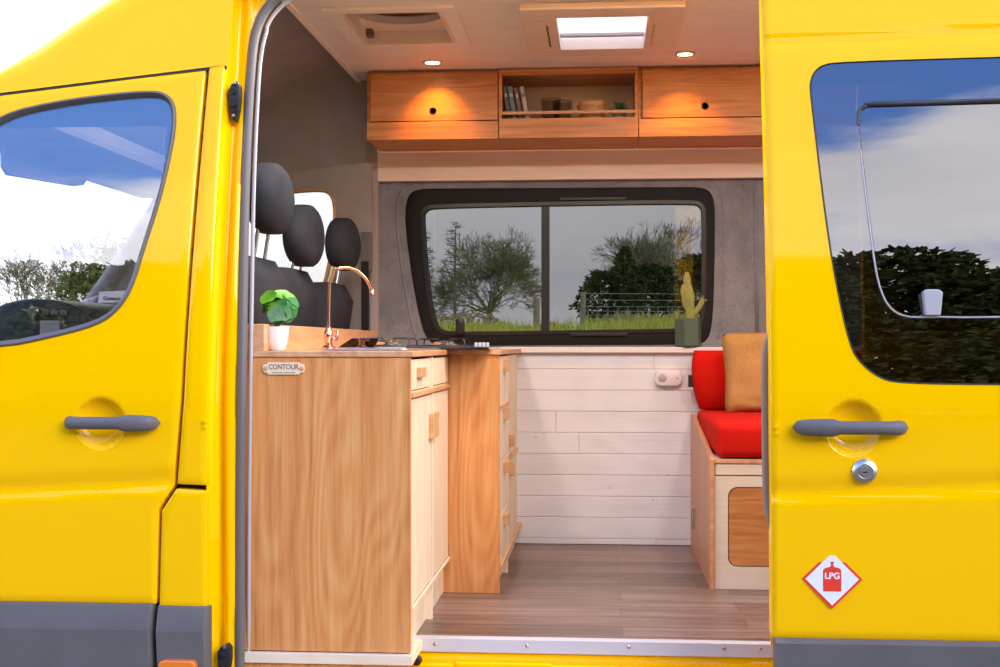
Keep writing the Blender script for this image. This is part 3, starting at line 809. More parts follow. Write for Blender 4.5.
st = max(range(len(rid)), key=lambda i: (Vector(rid[i])-Vector(rid[i-1])).length); rid = rid[st:]+rid[:st]
bm = bmesh.new(); atube(bm, [Vector((p[0], YC+.004, p[1])) for p in rid], .007, 8); link('lining_fold', bm, 'carpet', cwl, True)
fx = at(757, 300, YC).x
bm = bmesh.new(); atube(bm, [Vector((fx, YC+.004, .76)), Vector((fx-.002, YC+.004, 1.1)), Vector((fx-.01, YC+.004, 1.5))], .009, 8); link('lining_fold', bm, 'carpet', cwl, True)
# light edge pillar between living space and cab
ex = at(375, 300, YC).x
bm = bmesh.new(); aprism(bm, rrect(ex-.018, ex+.018, YC-.035, YC+.03, .012), 'z', .75, 1.70); pt = link('trim_3', bm, 'pelmet' if False else 'seal_grey', None, True, 40); tag(pt, kind='structure')
pt.data.materials.clear(); pt.data.materials.append(mat('grey_fabric_edge', (.33, .28, .265), .9))
tag(box('trim_1', at(378.5, 165, YW).x, 2.4, YW-.015, YW+.02, at(500, 180, YW-.015).z, 1.515, 'pelmet', None, 0), kind='structure')
bm = bmesh.new(); abox(bm, 2.38, 2.42, .1, 1.95, -.03, 1.8); tag(link('wall_right', bm, 'white_plank'), kind='structure')
bm = bmesh.new(); abox(bm, .72, 2.38, .20, .22, 0, 1.76); tag(link('wall_front', bm, 'carpet'), kind='structure')
# window in the far wall
win = thing('window_1', (0, YC, .75), kind='structure')
win['label'] = 'sliding side window in thick black frame looking out to a field'
gi = [(424, 216), (427, 211), (433, 208.5), (560, 206), (693, 204), (700, 207), (702, 213), (701.5, 300), (700, 320), (696, 327), (688, 328.5), (560, 330.5), (450, 332), (441, 329), (436, 321), (430, 290)]
gin = chaikin([(at(a, b_, YC+.02).x, at(a, b_, YC+.02).z) for a, b_ in gi], 2)
wo2 = resample(wout if area(wout) > 0 else wout[::-1], .03)
panel('window_frame', wo2, lambda x, z: YC-.006, 'matt_black', win, [gin], .05, .04, .004)
gin_r = resample(gin if area(gin) > 0 else gin[::-1], .03)
bm = bmesh.new(); aring(bm, [[Vector((p[0], YC+a, p[1])), Vector((q_[0], YC+a+.001, q_[1])), Vector((q_[0], YC+.03, q_[1])), Vector((p[0], YC+.03, p[1]))] for p, q_, a in [(gin_r[i], swell(gin_r, .014)[i], -.012) for i in range(len(gin_r))]], True, False, 0, True)
link('inner_rim', bm, 'black', win, True, 40)
mx0 = at(541.5, 270, YC+.01).x; mx1 = at(549.5, 270, YC+.01).x
zb0 = min(p[1] for p in gin)-.01; zt0 = max(p[1] for p in gin)+.01
box('mullion', mx0, mx1, YC-.004, YC+.03, zb0, zt0, 'black', win, .003)
xm = (mx0+mx1)/2
gl1 = [(x if x < xm else xm, z) for x, z in gin]; gl2 = [(x if x > xm else xm, z) for x, z in gin]
def dedup(p): return [q_ for i, q_ in enumerate(p) if (Vector(q_)-Vector(p[i-1])).length > 1e-4]
xmin = min(p[0] for p in gin)-.005; xmax = max(p[0] for p in gin)+.005
bmg = bmesh.new(); abox(bmg, xmin, xm, YC+.032, YC+.035, zb0, zt0); link('glass_pane', bmg, 'tint', win)
bmg = bmesh.new(); abox(bmg, xm, xmax, YC+.038, YC+.041, zb0, zt0); link('glass_pane', bmg, 'tint', win)
for (px0, px1, py) in ((560, 626, 199), (570, 628, 334.5)):
    a_ = at(px0, py, YC-.01); b_ = at(px1, py, YC-.01); box('frame_rail', a_.x, b_.x, YC-.016, YC-.004, a_.z-.006, a_.z+.006, 'black', win, .002)
a_ = at(455.5, 333, YC-.03); b_ = at(464, 317.5, YC-.03)
bm = bmesh.new(); aprism(bm, rrect(a_.x, b_.x, a_.z-.004, b_.z, .013), 'y', YC-.035, YC-.006, .003); link('window_latch', bm, 'black', win, True, 40)

# ceiling boards with openings for the roof vent and the rooflight
ZC = 1.771
vx0, vx1, vy0, vy1 = -.785, -.478, .755, 1.17
sx0, sx1, sy0, sy1 = -.15, .15, .79, 1.24
ys = [.10+.075*k for k in range(25)]; ys = [y for y in ys if y < 1.94]+[1.94]
cuts = sorted(set(ys+[vy0, vy1, sy0, sy1])); bm = bmesh.new()
for a, c_ in zip(cuts, cuts[1:]):
    g0_ = .0008 if a in ys else 0; g1_ = .0008 if c_ in ys else 0
    xs_ = [(-.915, 2.4)]; mid = (a+c_)/2
    if vy0 < mid < vy1: xs_ = [(-.915, vx0), (vx1, 2.4)]
    if sy0 < mid < sy1: xs_ = [q_ for s_ in xs_ for q_ in ((s_[0], min(s_[1], sx0)), (max(s_[0], sx1), s_[1])) if q_[1] > q_[0]]
    for x0, x1 in xs_:
        t = bmesh.new(); t.free(); abox(bm, x0, x1, a+g0_, c_-g1_, ZC, ZC+.012)
ce = link('ceiling', bm, 'ceil'); tag(ce, kind='structure')
bm = bmesh.new()
for z0 in (ZC+.010,):
    for (x0, x1, y0, y1) in ((-.915, vx0, .1, 1.94), (vx1, sx0, .1, 1.94), (sx1, 2.4, .1, 1.94), (vx0, vx1, .1, vy0), (vx0, vx1, vy1, 1.94), (sx0, sx1, .1, sy0), (sx0, sx1, sy1, 1.94)):
        abox(bm, x0, x1, y0, y1, z0, z0+.02)
link('ceiling_backing', bm, 'ceil', ce)
tag(box('trim_4', -.93, -.912, .12, 1.93, ZC-.006, ZC+.16, 'ceil', None, .001), kind='structure')

# roof vent
rv = thing('roof_vent', ((vx0+vx1)/2, (vy0+vy1)/2, ZC), 'square cream roof vent with dark round opening in the ceiling', 'vent')
bm = bmesh.new()
def frame(bm, x0, x1, y0, y1, w, z0, z1, bev=.002):
    abox(bm, x0-w, x1+w, y0-w, y0, z0, z1, bev); abox(bm, x0-w, x1+w, y1, y1+w, z0, z1, bev)
    abox(bm, x0-w, x0, y0, y1, z0, z1, bev); abox(bm, x1, x1+w, y0, y1, z0, z1, bev)
frame(bm, vx0, vx1, vy0, vy1, .045, ZC-.010, ZC); link('vent_frame', bm, 'ceil', rv)
bm = bmesh.new(); frame(bm, vx0+.012, vx1-.012, vy0+.012, vy1-.012, .011, ZC-.008, ZC+.10, 0); link('vent_well', bm, 'pelmet', rv)
cxv, cyv = (vx0+vx1)/2, (vy0+vy1)/2; Rv = min(.157, (vx1-vx0)/2-.0125); cyv = .935
bm = bmesh.new(); rings = []
for k in range(48):
    a = 2*pi*k/48; ca, sa = cos(a), sin(a); m_ = max(abs(ca)/((vx1-vx0)/2-.011), sa/(vy1-.011-cyv), -sa/(cyv-vy0-.011))
    rings.append([Vector((cxv+Rv*ca, cyv+Rv*sa, ZC+.035)), Vector((cxv+ca/m_, cyv+sa/m_, ZC+.035)), Vector((cxv+ca/m_, cyv+sa/m_, ZC+.041)), Vector((cxv+Rv*ca, cyv+Rv*sa, ZC+.06))])
aring(bm, rings, True, False, 0, True); link('vent_plate', bm, 'pelmet', rv, True, 40)
lathe('fan_dome', [(Rv+.005, 0), (Rv, .03), (.08, .06), (0, .065)], (cxv, cyv, ZC+.07), 'seal_grey', rv)
bm = bmesh.new()
for k in range(5):
    a = k*2*pi/5; bmq = [Vector((cxv+r_*cos(a+d), cyv+r_*sin(a+d), ZC+.085+h_)) for r_, d, h_ in ((.02, 0, 0), (.12, -.28, -.008), (.12, .28, .012), (.02, .5, .004))]
    vs = [bm.verts.new(p) for p in bmq]+[bm.verts.new(p+Vector((0, 0, .003))) for p in bmq]
    bm.faces.new(vs[:4]); bm.faces.new(vs[4:][::-1])
    for i in range(4): bm.faces.new((vs[i], vs[(i+1) % 4], vs[4+(i+1) % 4], vs[4+i]))
alathe(bm, [(0, -.01), (.025, -.008), (.03, .01), (0, .015)], (cxv, cyv, ZC+.085), 16); link('fan_blades', bm, 'plastic', rv)
k_ = at(365, 32, 1.1); bm = bmesh.new(); abox(bm, k_.x-.022, k_.x+.020, 1.12, 1.17, ZC+.012, ZC+.045, .004); link('vent_catch', bm, 'ink', rv)
# rooflight
rl = thing('rooflight', (0, 1.0, ZC), 'rectangular rooflight with bright white pane in a cream surround', 'rooflight')
bm = bmesh.new(); frame(bm, sx0+.012, sx1-.012, sy0+.02, sy1-.01, .105, ZC-.022, ZC, .005); link('rooflight_frame', bm, 'pelmet', rl)
bm = bmesh.new(); frame(bm, sx0+.0135, sx1-.0135, sy0+.0215, sy1-.0115, .010, ZC-.0215, ZC+.018, 0); link('rooflight_well', bm, 'white', rl)
box('pane', sx0, sx1, sy0, sy1, ZC+.018, ZC+.024, 'skylight', rl, 0)
box('blind_rail', sx0+.012, sx1-.012, 1.150, 1.172, ZC+.004, ZC+.016, 'pale_trim', rl, .003)
for px in (549, 652.5):
    a_ = at(px, 35, 1.06); box('blind_slot', a_.x-.003, a_.x+.003, .90, 1.18, ZC-.0232, ZC-.020, 'ink' if px < 600 else 'tan', rl, 0)

# downlights
def downlight(x, y, label, power, vis=True):
    d = thing('ceiling_downlight', (x, y, ZC), label, 'downlight', 'round ceiling downlights')
    lathe('trim_ring', [(.036, 0), (.036, -.004), (.031, -.007), (.026, -.006), (.025, .002)], (x, y, ZC), 'copper' if False else 'steel', d)
    lathe('lens', [(0, -.004), (.0255, -.0035), (.0255, .002)], (x, y, ZC), 'lampon', d)
    return d
def spot(x, y, z, power, col, size, blend, target, rad=.02):
    ld = bpy.data.lights.new('downlight_lamp', 'SPOT'); ld.energy = power; ld.color = col; ld.spot_size = size; ld.spot_blend = blend; ld.shadow_soft_size = rad
    o = bpy.data.objects.new('downlight_lamp', ld); COL.objects.link(o); o.location = (x, y, z)
    o.rotation_euler = (Vector(target)-o.location).to_track_quat('-Z', 'Y').to_euler(); return o
dA = at(432.5, 61, 0); 
def ceil_pt(px, py):
    t = (ZC-CAM.z)*F/(HY-py); u = (px-500)/F
    return CAM.x+(-sin(YAW)+cos(YAW)*u)*t, CAM.y+(cos(YAW)+sin(YAW)*u)*t
DL = []
for px, py, lb in ((432.5, 61.5, 'lit round ceiling downlight above the left overhead cupboard door'), (685, 53, 'lit round ceiling downlight above the right overhead cupboard door')):
    x, y = ceil_pt(px, py); downlight(x, y, lb, 1); DL.append((x, y))

# ------------------------------------------------------------------ overhead cupboards
YF = 1.60
def X(px, y=YF): return at(px, 100, y).x
def Z(py, px=500, y=YF): return at(px, py, y).z
xL0, xL1, xS1, xR1 = X(366.5), X(498.5), X(638.5), 1.55
zt_, zd, zb_ = ZC-.004, Z(121.5, 433), Z(139.5, 433)
def carcass(bm, x0, x1, y0, y1, z0, z1, th=.012, back=True):
    abox(bm, x0, x0+th, y0, y1, z0, z1, .001); abox(bm, x1-th, x1, y0, y1, z0, z1, .001)
    abox(bm, x0+th, x1-th, y0, y1, z0, z0+th, 0); abox(bm, x0+th, x1-th, y0, y1, z1-th, z1, 0)
    if back: abox(bm, x0+th, x1-th, y1-.008, y1, z0+th, z1-th, 0)
def over_cup(name, x0, x1, label, kx, kz):
    c = thing(name, ((x0+x1)/2, YF, zb_), label, 'cupboard')
    bm = bmesh.new(); carcass(bm, x0, x1, YF+.014, YW-.018, zb_, zt_); link('carcass', bm, 'oak_x', c)
    dr = box('door', x0+.014, x1-.003, YF, YF+.013, zd+.003, zt_-.010, 'oak_x', c, .0015)
    box('lower_rail', x0+.001, x1-.001, YF-.004, YF+.012, zb_, zd-.001, 'oak_x', c, .0015)
    bm = bmesh.new(); alathe(bm, [(.0145, 0), (.0145, -.0015), (.0115, -.002), (.011, .002), (0, .002)], (kx, YF, kz), 24, 0, 'y'); link('finger_hole', bm, 'ink', dr, True, 40)
    return c
k1 = at(433, 111, YF); k2 = at(705, 106, YF)
over_cup('overhead_cupboard', xL0, xL1, 'oak overhead cupboard on the left, against the grey cab lining', k1.x, k1.z)
over_cup('overhead_cupboard', xS1, xR1, 'oak overhead cupboard on the right, partly behind the yellow sliding door', k2.x, k2.z)
sh = thing('open_shelf_unit', ((xL1+xS1)/2, YF, zb_), 'open oak shelf unit between the two overhead cupboards', 'shelf')
zs0 = Z(118, 560)
bm = bmesh.new(); carcass(bm, xL1+.001, xS1-.001, YF+.002, YW-.018, zb_, zt_, .012, False); abox(bm, xL1+.013, xS1-.013, YF+.002, YF+.02, zt_-.022, zt_-.012); link('carcass', bm, 'oak_x', sh)
box('shelf_back', xL1+.013, xS1-.013, YW-.03, YW-.02, zb_+.012, zt_-.012, 'pelmet', sh, 0)
box('front_board', xL1+.002, xS1-.002, YF-.004, YF+.010, zb_, zs0, 'oak_x', sh, .0015)
shelfz = zs0-.008
box('shelf_board', xL1+.013, xS1-.013, YF+.01, YW-.03, shelfz-.012, shelfz, 'tan', sh, 0)
zr_ = Z(112, 568); box('retaining_bar', xL1+.013, xS1-.013, YF, YF+.012, zr_-.006, zr_+.006, 'oak_edge', sh, .003)
# underside lining
# shelf contents
bx = xL1+.016
bookspec = [(.019, .128, 9), (.024, .130, 9.5), (.020, .124, 10), (.020, .128, 10.5)]
labs = ['thin dark grey book leaning at the left end of the open shelf', 'slate blue book leaning, second from the left on the open shelf', 'brown spined book leaning, third from the left on the open shelf', 'cream and brown book leaning outermost toward the glasses']
for i, (w, h, ang) in enumerate(bookspec):
    p = at([510, 515.5, 521.5, 528][i], 112, YF+.03); x = p.x; y0 = YF+.03; ca, sa = cos(radians(ang)), sin(radians(ang))
    bk = thing('book', (x, y0, shelfz), labs[i], 'book', 'books leaning on the open shelf')
    def T(px_, pz_): return (x+px_*ca-pz_*sa, shelfz+.004+px_*sa+pz_*ca)
    w2 = w*.38
    bm = bmesh.new(); cover = [T(-w2, 0), T(w2, 0), T(w2, h), T(-w2, h)]
    for a_, b_ in ((-w2, -w2+.002), (w2-.002, w2)): aprism(bm, [T(a_, 0), T(b_, 0), T(b_, h), T(a_, h)], 'y', y0, y0+.12)
    aprism(bm, [T(-w2, 0), T(w2, 0), T(w2, h), T(-w2, h)], 'y', y0, y0+.003, .0008); link('cover', bm, 'book%d' % i, bk)
    bm = bmesh.new(); aprism(bm, [T(-w2+.002, .003), T(w2-.002, .003), T(w2-.002, h-.004), T(-w2+.002, h-.004)], 'y', y0+.003, y0+.117); link('pages', bm, 'paper', bk)
    bm = bmesh.new(); aprism(bm, [T(-w2*.6, h*.70), T(w2*.6, h*.70), T(w2*.6, h*.80), T(-w2*.6, h*.80)], 'y', y0-.0006, y0); link('spine_title', bm, 'book3' if i < 3 else 'book2', bk)
for i, (px, lb) in enumerate(((551, 'clear glass tumbler nearer the books on the open shelf'), (562, 'clear glass tumbler beside the wooden bowl on the open shelf'))):
    p = at(px, 108, YF+.07+.0*i); lathe_o = lathe('glass_tumbler', [(.002, .004), (.027, .004), (.031, .03), (.034, .088), (.036, .088), (.034, .03), (.029, 0), (0, 0)], (p.x, YF+.06+.05*i, shelfz+.001), 'drink', None, 24)
    tag(lathe_o, lb, 'glass', 'glass tumblers on the open shelf')
p = at(592, 105, YF+.08)
bw = thing('wooden_bowl', (p.x, YF+.08, shelfz), 'round tan wooden bowl between the glasses and the little plant', 'bowl')
lathe('bowl', [(0, .0), (.042, 0), (.047, .008), (.049, .045), (.052, .055), (.054, .070), (.051, .076), (.047, .072), (.044, .012), (0, .010)], (p.x, YF+.08, shelfz), 'tan', bw, 32)
lathe('rim_band', [(.0545, .058), (.0560, .062), (.0560, .072), (.0545, .076)], (p.x, YF+.08, shelfz), 'oak_edge', bw, 32)
def leafshape(bm, base, tip, w, mi=0, cup=.2, n=6, thick=.0008):
    base = Vector(base); tip = Vector(tip); d = tip-base; L_ = d.length; d.normalize()
    s = d.cross(Vector((0, 0, 1)))
    if s.length < .1: s = Vector((1, 0, 0))
    s.normalize(); u = s.cross(d)
    prev = None
    for i in range(n+1):
        t = i/n; ww = w*sin(pi*(t*.92+.06))**.8; c_ = base+d*L_*t+u*(-cup*L_*(t*t)); row = [bm.verts.new(c_-s*ww+u*ww*.25), bm.verts.new(c_), bm.verts.new(c_+s*ww+u*ww*.25)]
        if prev:
            for j in (0, 1): f = bm.faces.new((prev[j], prev[j+1], row[j+1], row[j])); f.material_index = mi
        prev = row
p = at(619, 108, YF+.06); sc_ = thing('succulent', (p.x, YF+.06, shelfz), 'tiny green succulent in a grey pot at the right end of the shelf', 'plant')
lathe('pot', [(0, 0), (.022, 0), (.028, .042), (.025, .042), (.022, .03), (0, .03)], (p.x, YF+.06, shelfz), 'pale_trim', sc_, 20)
bm = bmesh.new(); rnd = random.Random(5)
for k in range(26):
    a = rnd.uniform(0, 2*pi); e = rnd.uniform(.2, 1.4); r_ = rnd.uniform(.030, .046); b_ = Vector((p.x, YF+.06, shelfz+.040))
    leafshape(bm, b_, b_+Vector((cos(a)*cos(e), sin(a)*cos(e), sin(e)))*r_, .0065)
lo = link('leaves', bm, 'leaf_dark', sc_, True)

# ------------------------------------------------------------------ kitchen
YK = .10; XF = at(410.5, 500, YK).x; XK0 = at(251, 500, YK).x
ku = thing('kitchen_unit', ((XF+XK0)/2, .5, 0), 'tall oak kitchen unit beside the door pillar, cream doors facing inwards', 'cabinet')
Y2 = at(449, 500, 0).y; 
# depth where the plane X=XF is seen at column 449
def y_at(px, Xp):
    u = (px-500)/F; return CAM.y+Xp*(cos(YAW)+sin(YAW)*u)/(-sin(YAW)+cos(YAW)*u)
Y2 = y_at(448.5, XF); XG = at(499.5, 560, Y2).x; YE = y_at(517, XG)
ZT = .752; zk = .002
box('end_panel', XK0-.03, XF, YK, YK+.016, zk, ZT-.016, 'oak', ku, .0012)
bm = bmesh.new(); abox(bm, XK0-.03, XK0-.014, YK+.016, YW, zk, ZT-.016); abox(bm, XK0-.014, XF-.02, YK+.016, Y2, zk, zk+.016); abox(bm, XK0, XF-.02, Y2-.02, Y2-.004, zk, ZT-.02); link('carcass', bm, 'birch', ku)
Ym = y_at(432, XF)
zstr = at(411, 397, YK).z; zlip = at(411, 610, YK).z
bm = bmesh.new()   # face frame
abox(bm, XF-.02, XF-.001, YK+.016, YK+.022, zlip, ZT-.018); abox(bm, XF-.02, XF+.002, Ym-.005, Ym+.005, .0, ZT-.018, .001)
abox(bm, XF-.02, XF-.004, YK+.02, Y2, zstr-.006, zstr+.012)
link('face_frame', bm, 'birch', ku)
box('frame_rail', XF-.004, XF+.006, YK+.018, Y2-.002, zstr-.003, zstr+.009, 'oak_edge', ku, .001)
box('bottom_lip', XF-.001, XF+.005, YK+.017, Y2-.002, zlip-.006, zlip+.003, 'birch', ku, .001)
zbase = zlip-.006
box('kickboard', XF-.028, XF-.016, YK+.01, Y2, .001, zbase, 'birch', ku, .001)
box('kick_post', XF-.03, XF-.004, Ym-.004, Ym+.004, .001, zbase, 'birch', ku, .001)
box('base_board', XK0-.03, XF+.006, YK-.012, .268, -.027, -.001, 'birch_x', ku, .002)
box('lower_apron', XK0-.03, XF-.004, YK-.002, YK+.016, -.30, -.0275, 'oak', ku, .001)
def wood_pull(parent, y0, y1, z0, z1, x, out=.014, name='handle'):
    return box(name, x, x+out, y0, y1, z0, z1, 'tan', parent, .002)
for (ya, yb2, hy) in ((YK+.022, Ym-.005, y_at(421, XF+.01)), (Ym+.005, Y2-.003, None)):
    d = box('drawer', XF-.016, XF-.001, ya+.004, yb2-.004, zstr+.015, ZT-.022, 'birch', ku, .001)
    if hy: wood_pull(d, hy, hy+.10, .683, .709, XF-.001, .013)
    d2 = box('door', XF-.016, XF-.001, ya+.004, yb2-.004, zlip+.005, zstr-.008, 'birch', ku, .001)
    if ya < Ym-.01: wood_pull(d2, Ym-.062, Ym-.014, .508, .578, XF-.001, .014)
    else: wood_pull(d2, Ym+.014, Ym+.062, .508, .578, XF-.001, .014)
# black door catch below the unit
c = at(416, 662, .22); lathe('rubber_buffer', [(0, -.012), (.010, -.012), (.013, -.006), (.013, .01), (0, .012)], (c.x, .235, c.z), 'black', van, 20, 'y')
# second unit
k2u = thing('drawer_unit', ((XF+XG)/2, Y2+.4, 0), 'oak drawer unit projecting past the kitchen unit toward the white wall', 'cabinet')
box('end_panel', XF-.032, XG, Y2, Y2+.014, .0, ZT-.016, 'oak', k2u, .0012)
bm = bmesh.new(); abox(bm, XF+.002, XG-.02, Y2+.014, YW-.003, .06, ZT-.02); link('carcass', bm, 'birch', k2u)
Yd = y_at(508, XG)
box('kickboard', XG-.03, XG-.018, Y2+.014, YW-.004, .001, .075, 'birch', k2u, .001)
box('bottom_lip', XG-.02, XG+.006, Y2+.0145, YW-.004, .075, .083, 'oak_edge', k2u, .001)
box('divider', XG-.02, XG, Yd-.006, Yd+.006, 0.0005, ZT-.018, 'birch', k2u, .001)
zz = [.084, .262, .49, .62, ZT-.02]
zz = [.084, .235, .405, .575, ZT-.02]
for i in range(4):
    d = box('drawer', XG-.018, XG-.001, Y2+.017, Yd-.007, zz[i]+.002, zz[i+1]-.002, 'birch', k2u, .001)
    zc = zz[i+1]-.032; wood_pull(d, (Y2+Yd)/2-.01, (Y2+Yd)/2+.06, zc-.018, zc+.018, XG-.001, .016)
for z0, z1_ in ((.084, .375), (.387, ZT-.02)):
    d = box('door', XG-.018, XG-.001, Yd+.007, YE, z0+.002, z1_, 'birch', k2u, .001)
    zc = (z1_-.035 if z0 < .1 else .44); wood_pull(d, Yd+.06, Yd+.12, zc-.02, zc+.02, XG-.001, .016)
box('frame_rail', XG-.004, XG+.006, Yd+.007, YE, .376, .386, 'oak_edge', k2u, .001)
box('frame_rail', XG-.004, XG+.006, Y2+.016, Yd-.006, .571, .579, 'oak_edge', k2u, .001)
# worktop (L-shaped) with upstand
bm = bmesh.new(); aprism(bm, [(XK0-.03, YK-.004), (XF+.006, YK-.004), (XF+.006, Y2-.006), (XG+.006, Y2-.006), (XG+.006, YW-.023), (XK0-.03, YW-.023)], 'z', ZT-.015, ZT, .0015)
wk = link('worktop', bm, 'oak_edge'); tag(wk, 'L-shaped oak-edged worktop over the kitchen and drawer units', 'worktop')
a_ = at(264.5, 324, YK+.003)
box('upstand', XK0-.03, a_.x, YK, YW-.15, ZT, a_.z, 'oak_edge', wk, .002)
# hob and sink in one steel top
hob = thing('hob_sink', (-.6, .55, ZT), 'stainless steel hob and sink top set into the worktop', 'hob')
hx0, hx1 = at(322, 347, YK+.06).x, XF-.012
bm = bmesh.new(); aprism(bm, rrect(hx0, hx1, YK+.03, Y2-.04, .02), 'z', ZT+.001, ZT+.006, .0015); link('steel_top', bm, 'steel', hob)
bm = bmesh.new(); aprism(bm, rrect(hx0+.03, hx1-.03, YK+.07, YK+.33, .04), 'z', ZT+.0055, ZT+.0066); link('sink_bowl', bm, 'plastic', hob)
bx0 = at(432, 346, Y2+.1).x
bm = bmesh.new(); aprism(bm, rrect(XF-.12, at(493, 348, Y2+.05).x, Y2-.10, Y2+.36, .015), 'z', ZT+.001, ZT+.009, .0015); link('hob_glass', bm, 'blackglass', hob)
def burner(x, y, r=.105, zb=ZT+.010):
    bm = bmesh.new(); alathe(bm, [(.045, 0), (.045, .008), (.034, .009), (.034, .014), (.028, .018), (0, .019)], (x, y, zb), 24); b_ = link('burner', bm, 'chrome', hob, True, 35)
    bm = bmesh.new()
    for k in range(4):
        a = pi/4+k*pi/2; o_ = Vector((cos(a), sin(a), 0)); c_ = Vector((x, y, zb))
        atube(bm, [c_+o_*r, c_+o_*r+Vector((0, 0, .018)), c_+o_*(r*.9)+Vector((0, 0, .024)), c_+o_*(r*.25)+Vector((0, 0, .024))], .0028, 6)
    atube(bm, [Vector((x+r*cos(t), y+r*sin(t), zb+.003)) for t in [2*pi*k/28 for k in range(28)]], .003, 6, 0, True)
    link('pan_support', bm, 'black', b_, True, 60)
pa = at(388, 340, YK+.55); burner(pa.x, YK+.55); pb = at(444, 340, Y2+.12); burner(pb.x, Y2+.12)
bm = bmesh.new()
for k in range(4):
    p_ = at(476+k*3.8, 343, Y2+.03); alathe(bm, [(.0055, 0), (.0055, .012), (.004, .014), (0, .014)], (p_.x, Y2+.03, ZT+.009), 12)
link('control_knobs', bm, 'pale_trim', hob, True, 40)
# folded smoked glass lid standing behind the sink bowl
l0 = at(349, 343, YK+.42); l1 = at(372, 332.5, YK+.42)
bm = bmesh.new(); aprism(bm, [(at(338, 345, YK+.35).x, ZT+.008), (at(375, 345, YK+.35).x, ZT+.008), (at(379, 333, YK+.35).x, ZT+.034), (at(352, 333, YK+.35).x, ZT+.034)], 'y', YK+.35, YK+.356, .001)
link('glass_lid', bm, 'lid', hob)
# copper tap
tp = at(328.5, 347, YK+.12); tapy = YK+.12
tap = thing('kitchen_tap', (tp.x, tapy, ZT), 'tall slim copper tap with curved spout beside the sink', 'tap')
lathe('tap_base', [(0, 0), (.017, 0), (.017, .006), (.010, .010), (.009, .022), (.0115, .026), (.0115, .044), (.008, .050), (.008, .058), (0, .058)], (tp.x, tapy, ZT+.004), 'copper', tap, 24)
pth = [at(328.5, 333, tapy), at(329, 300, tapy), at(330, 280, tapy), at(332.5, 272, tapy), at(339, 268.5, tapy), at(349, 268, tapy+.02), at(358, 271.5, tapy+.04), at(366, 279, tapy+.05), at(371, 289, tapy+.06), at(372, 293, tapy+.06)]
tube('spout', smoothpath(pth, 6), .0042, 'copper', tap, 12)
n0 = pth[-1]; lathe('nozzle', [(0, -.006), (.006, -.006), (.0065, .006), (.0045, .009), (0, .009)], tuple(n0), 'copper', tap, 16)
n1 = at(329.5, 282, tapy); n2 = at(335.5, 268, tapy)
tube('joint_collar', [n1, n1.lerp(n2, .5)+Vector((0, 0, .002)), n2+Vector((-.004, 0, .003))], .0068, mat('pale_brass', (.75, .52, .24), .35, 1), tap, 12)
bm = bmesh.new(); p_ = at(328.5, 336, tapy); atube(bm, [p_, p_+Vector((.022, 0, -.010))], .0035, 8); atube(bm, [p_+Vector((.020, 0, -.012)), p_+Vector((.024, 0, .012))], .004, 8); link('tap_lever', bm, 'copper', tap, True)
# name plate
c = at(284, 368.5, YK); npz = thing('name_plate', (c.x, YK, c.z-.017), 'cream wooden plate reading CONTOUR screwed to the end of the kitchen unit', 'sign')
w_, h_ = .053, .0152; s_ = .039
out = []
for sx, sy in ((1, 1), (-1, 1), (-1, -1), (1, -1)):
    q_ = [(c.x+sx*w_, c.z+sy*.0055), (c.x+sx*(w_-.003), c.z+sy*.010), (c.x+sx*(s_+.004), c.z+sy*.0105), (c.x+sx*(s_+.002), c.z+sy*.0135), (c.x+sx*s_, c.z+sy*h_)]
    out += q_ if sx*sy > 0 else q_[::-1]
bm = bmesh.new(); aprism(bm, out, 'y', YK-.005, YK, .0008); link('plate', bm, 'plate', npz)
bm = bmesh.new(); text_bm(bm, 'CONTOUR', .0185, lambda a, b_, d: Vector((c.x+a, YK-.0052-d, c.z+.0035+b_)), 0, .0002, .0002, .82)
text_bm(bm, 'CAMPERVAN CONVERSIONS'.lower(), .0062, lambda a, b_, d: Vector((c.x+a, YK-.0052-d, c.z-.0098+b_)), 0, .0002, 0, 1.02); link('lettering', bm, 'ink', npz)
for s in (-1, 1): lathe('screw', [(0, -.003), (.0045, -.002), (.0055, 0)], (c.x+s*.0455, YK-.005, c.z), 'tan', npz, 16, 'y')
# round-leafed plant in a white pot
p = at(276.5, 348, YK+.07); py_ = YK+.07
pl = thing('potted_plant', (p.x, py_, ZT), 'green round-leaved plant in a small white ceramic pot on the worktop', 'plant')
lathe('pot', [(0, 0), (.018, 0), (.024, .006), (.030, .035), (.0325, .062), (.0305, .062), (.028, .04), (0, .04)], (p.x, py_, ZT), 'pot_white', pl, 32)
lathe('soil', [(0, .052), (.029, .052), (.027, .045)], (p.x, py_, ZT), 'soil', pl, 20)
bm = bmesh.new(); st_ = bmesh.new()
def disc_leaf(c_, r_, nrm, mi, sx=1.0, notch=.18):
    nrm = Vector(nrm).normalized(); s = nrm.cross(Vector((0, 1, .3))).normalized(); u = s.cross(nrm)
    cv = bm.verts.new(c_-nrm*r_*.15); ring = []
    for k in range(18):
        a = 2*pi*k/18; rr_ = r_*(1+.05*sin(5*a))*(1-notch*math.exp(-((a-3*pi/2)/.25)**2))
        ring.append(bm.verts.new(c_+s*cos(a)*rr_*sx+u*sin(a)*rr_-nrm*r_*.06*cos(2*a)))
    for k in range(18): f = bm.faces.new((cv, ring[k], ring[(k+1) % 18])); f.material_index = mi
base_ = Vector((p.x, py_, ZT+.052))
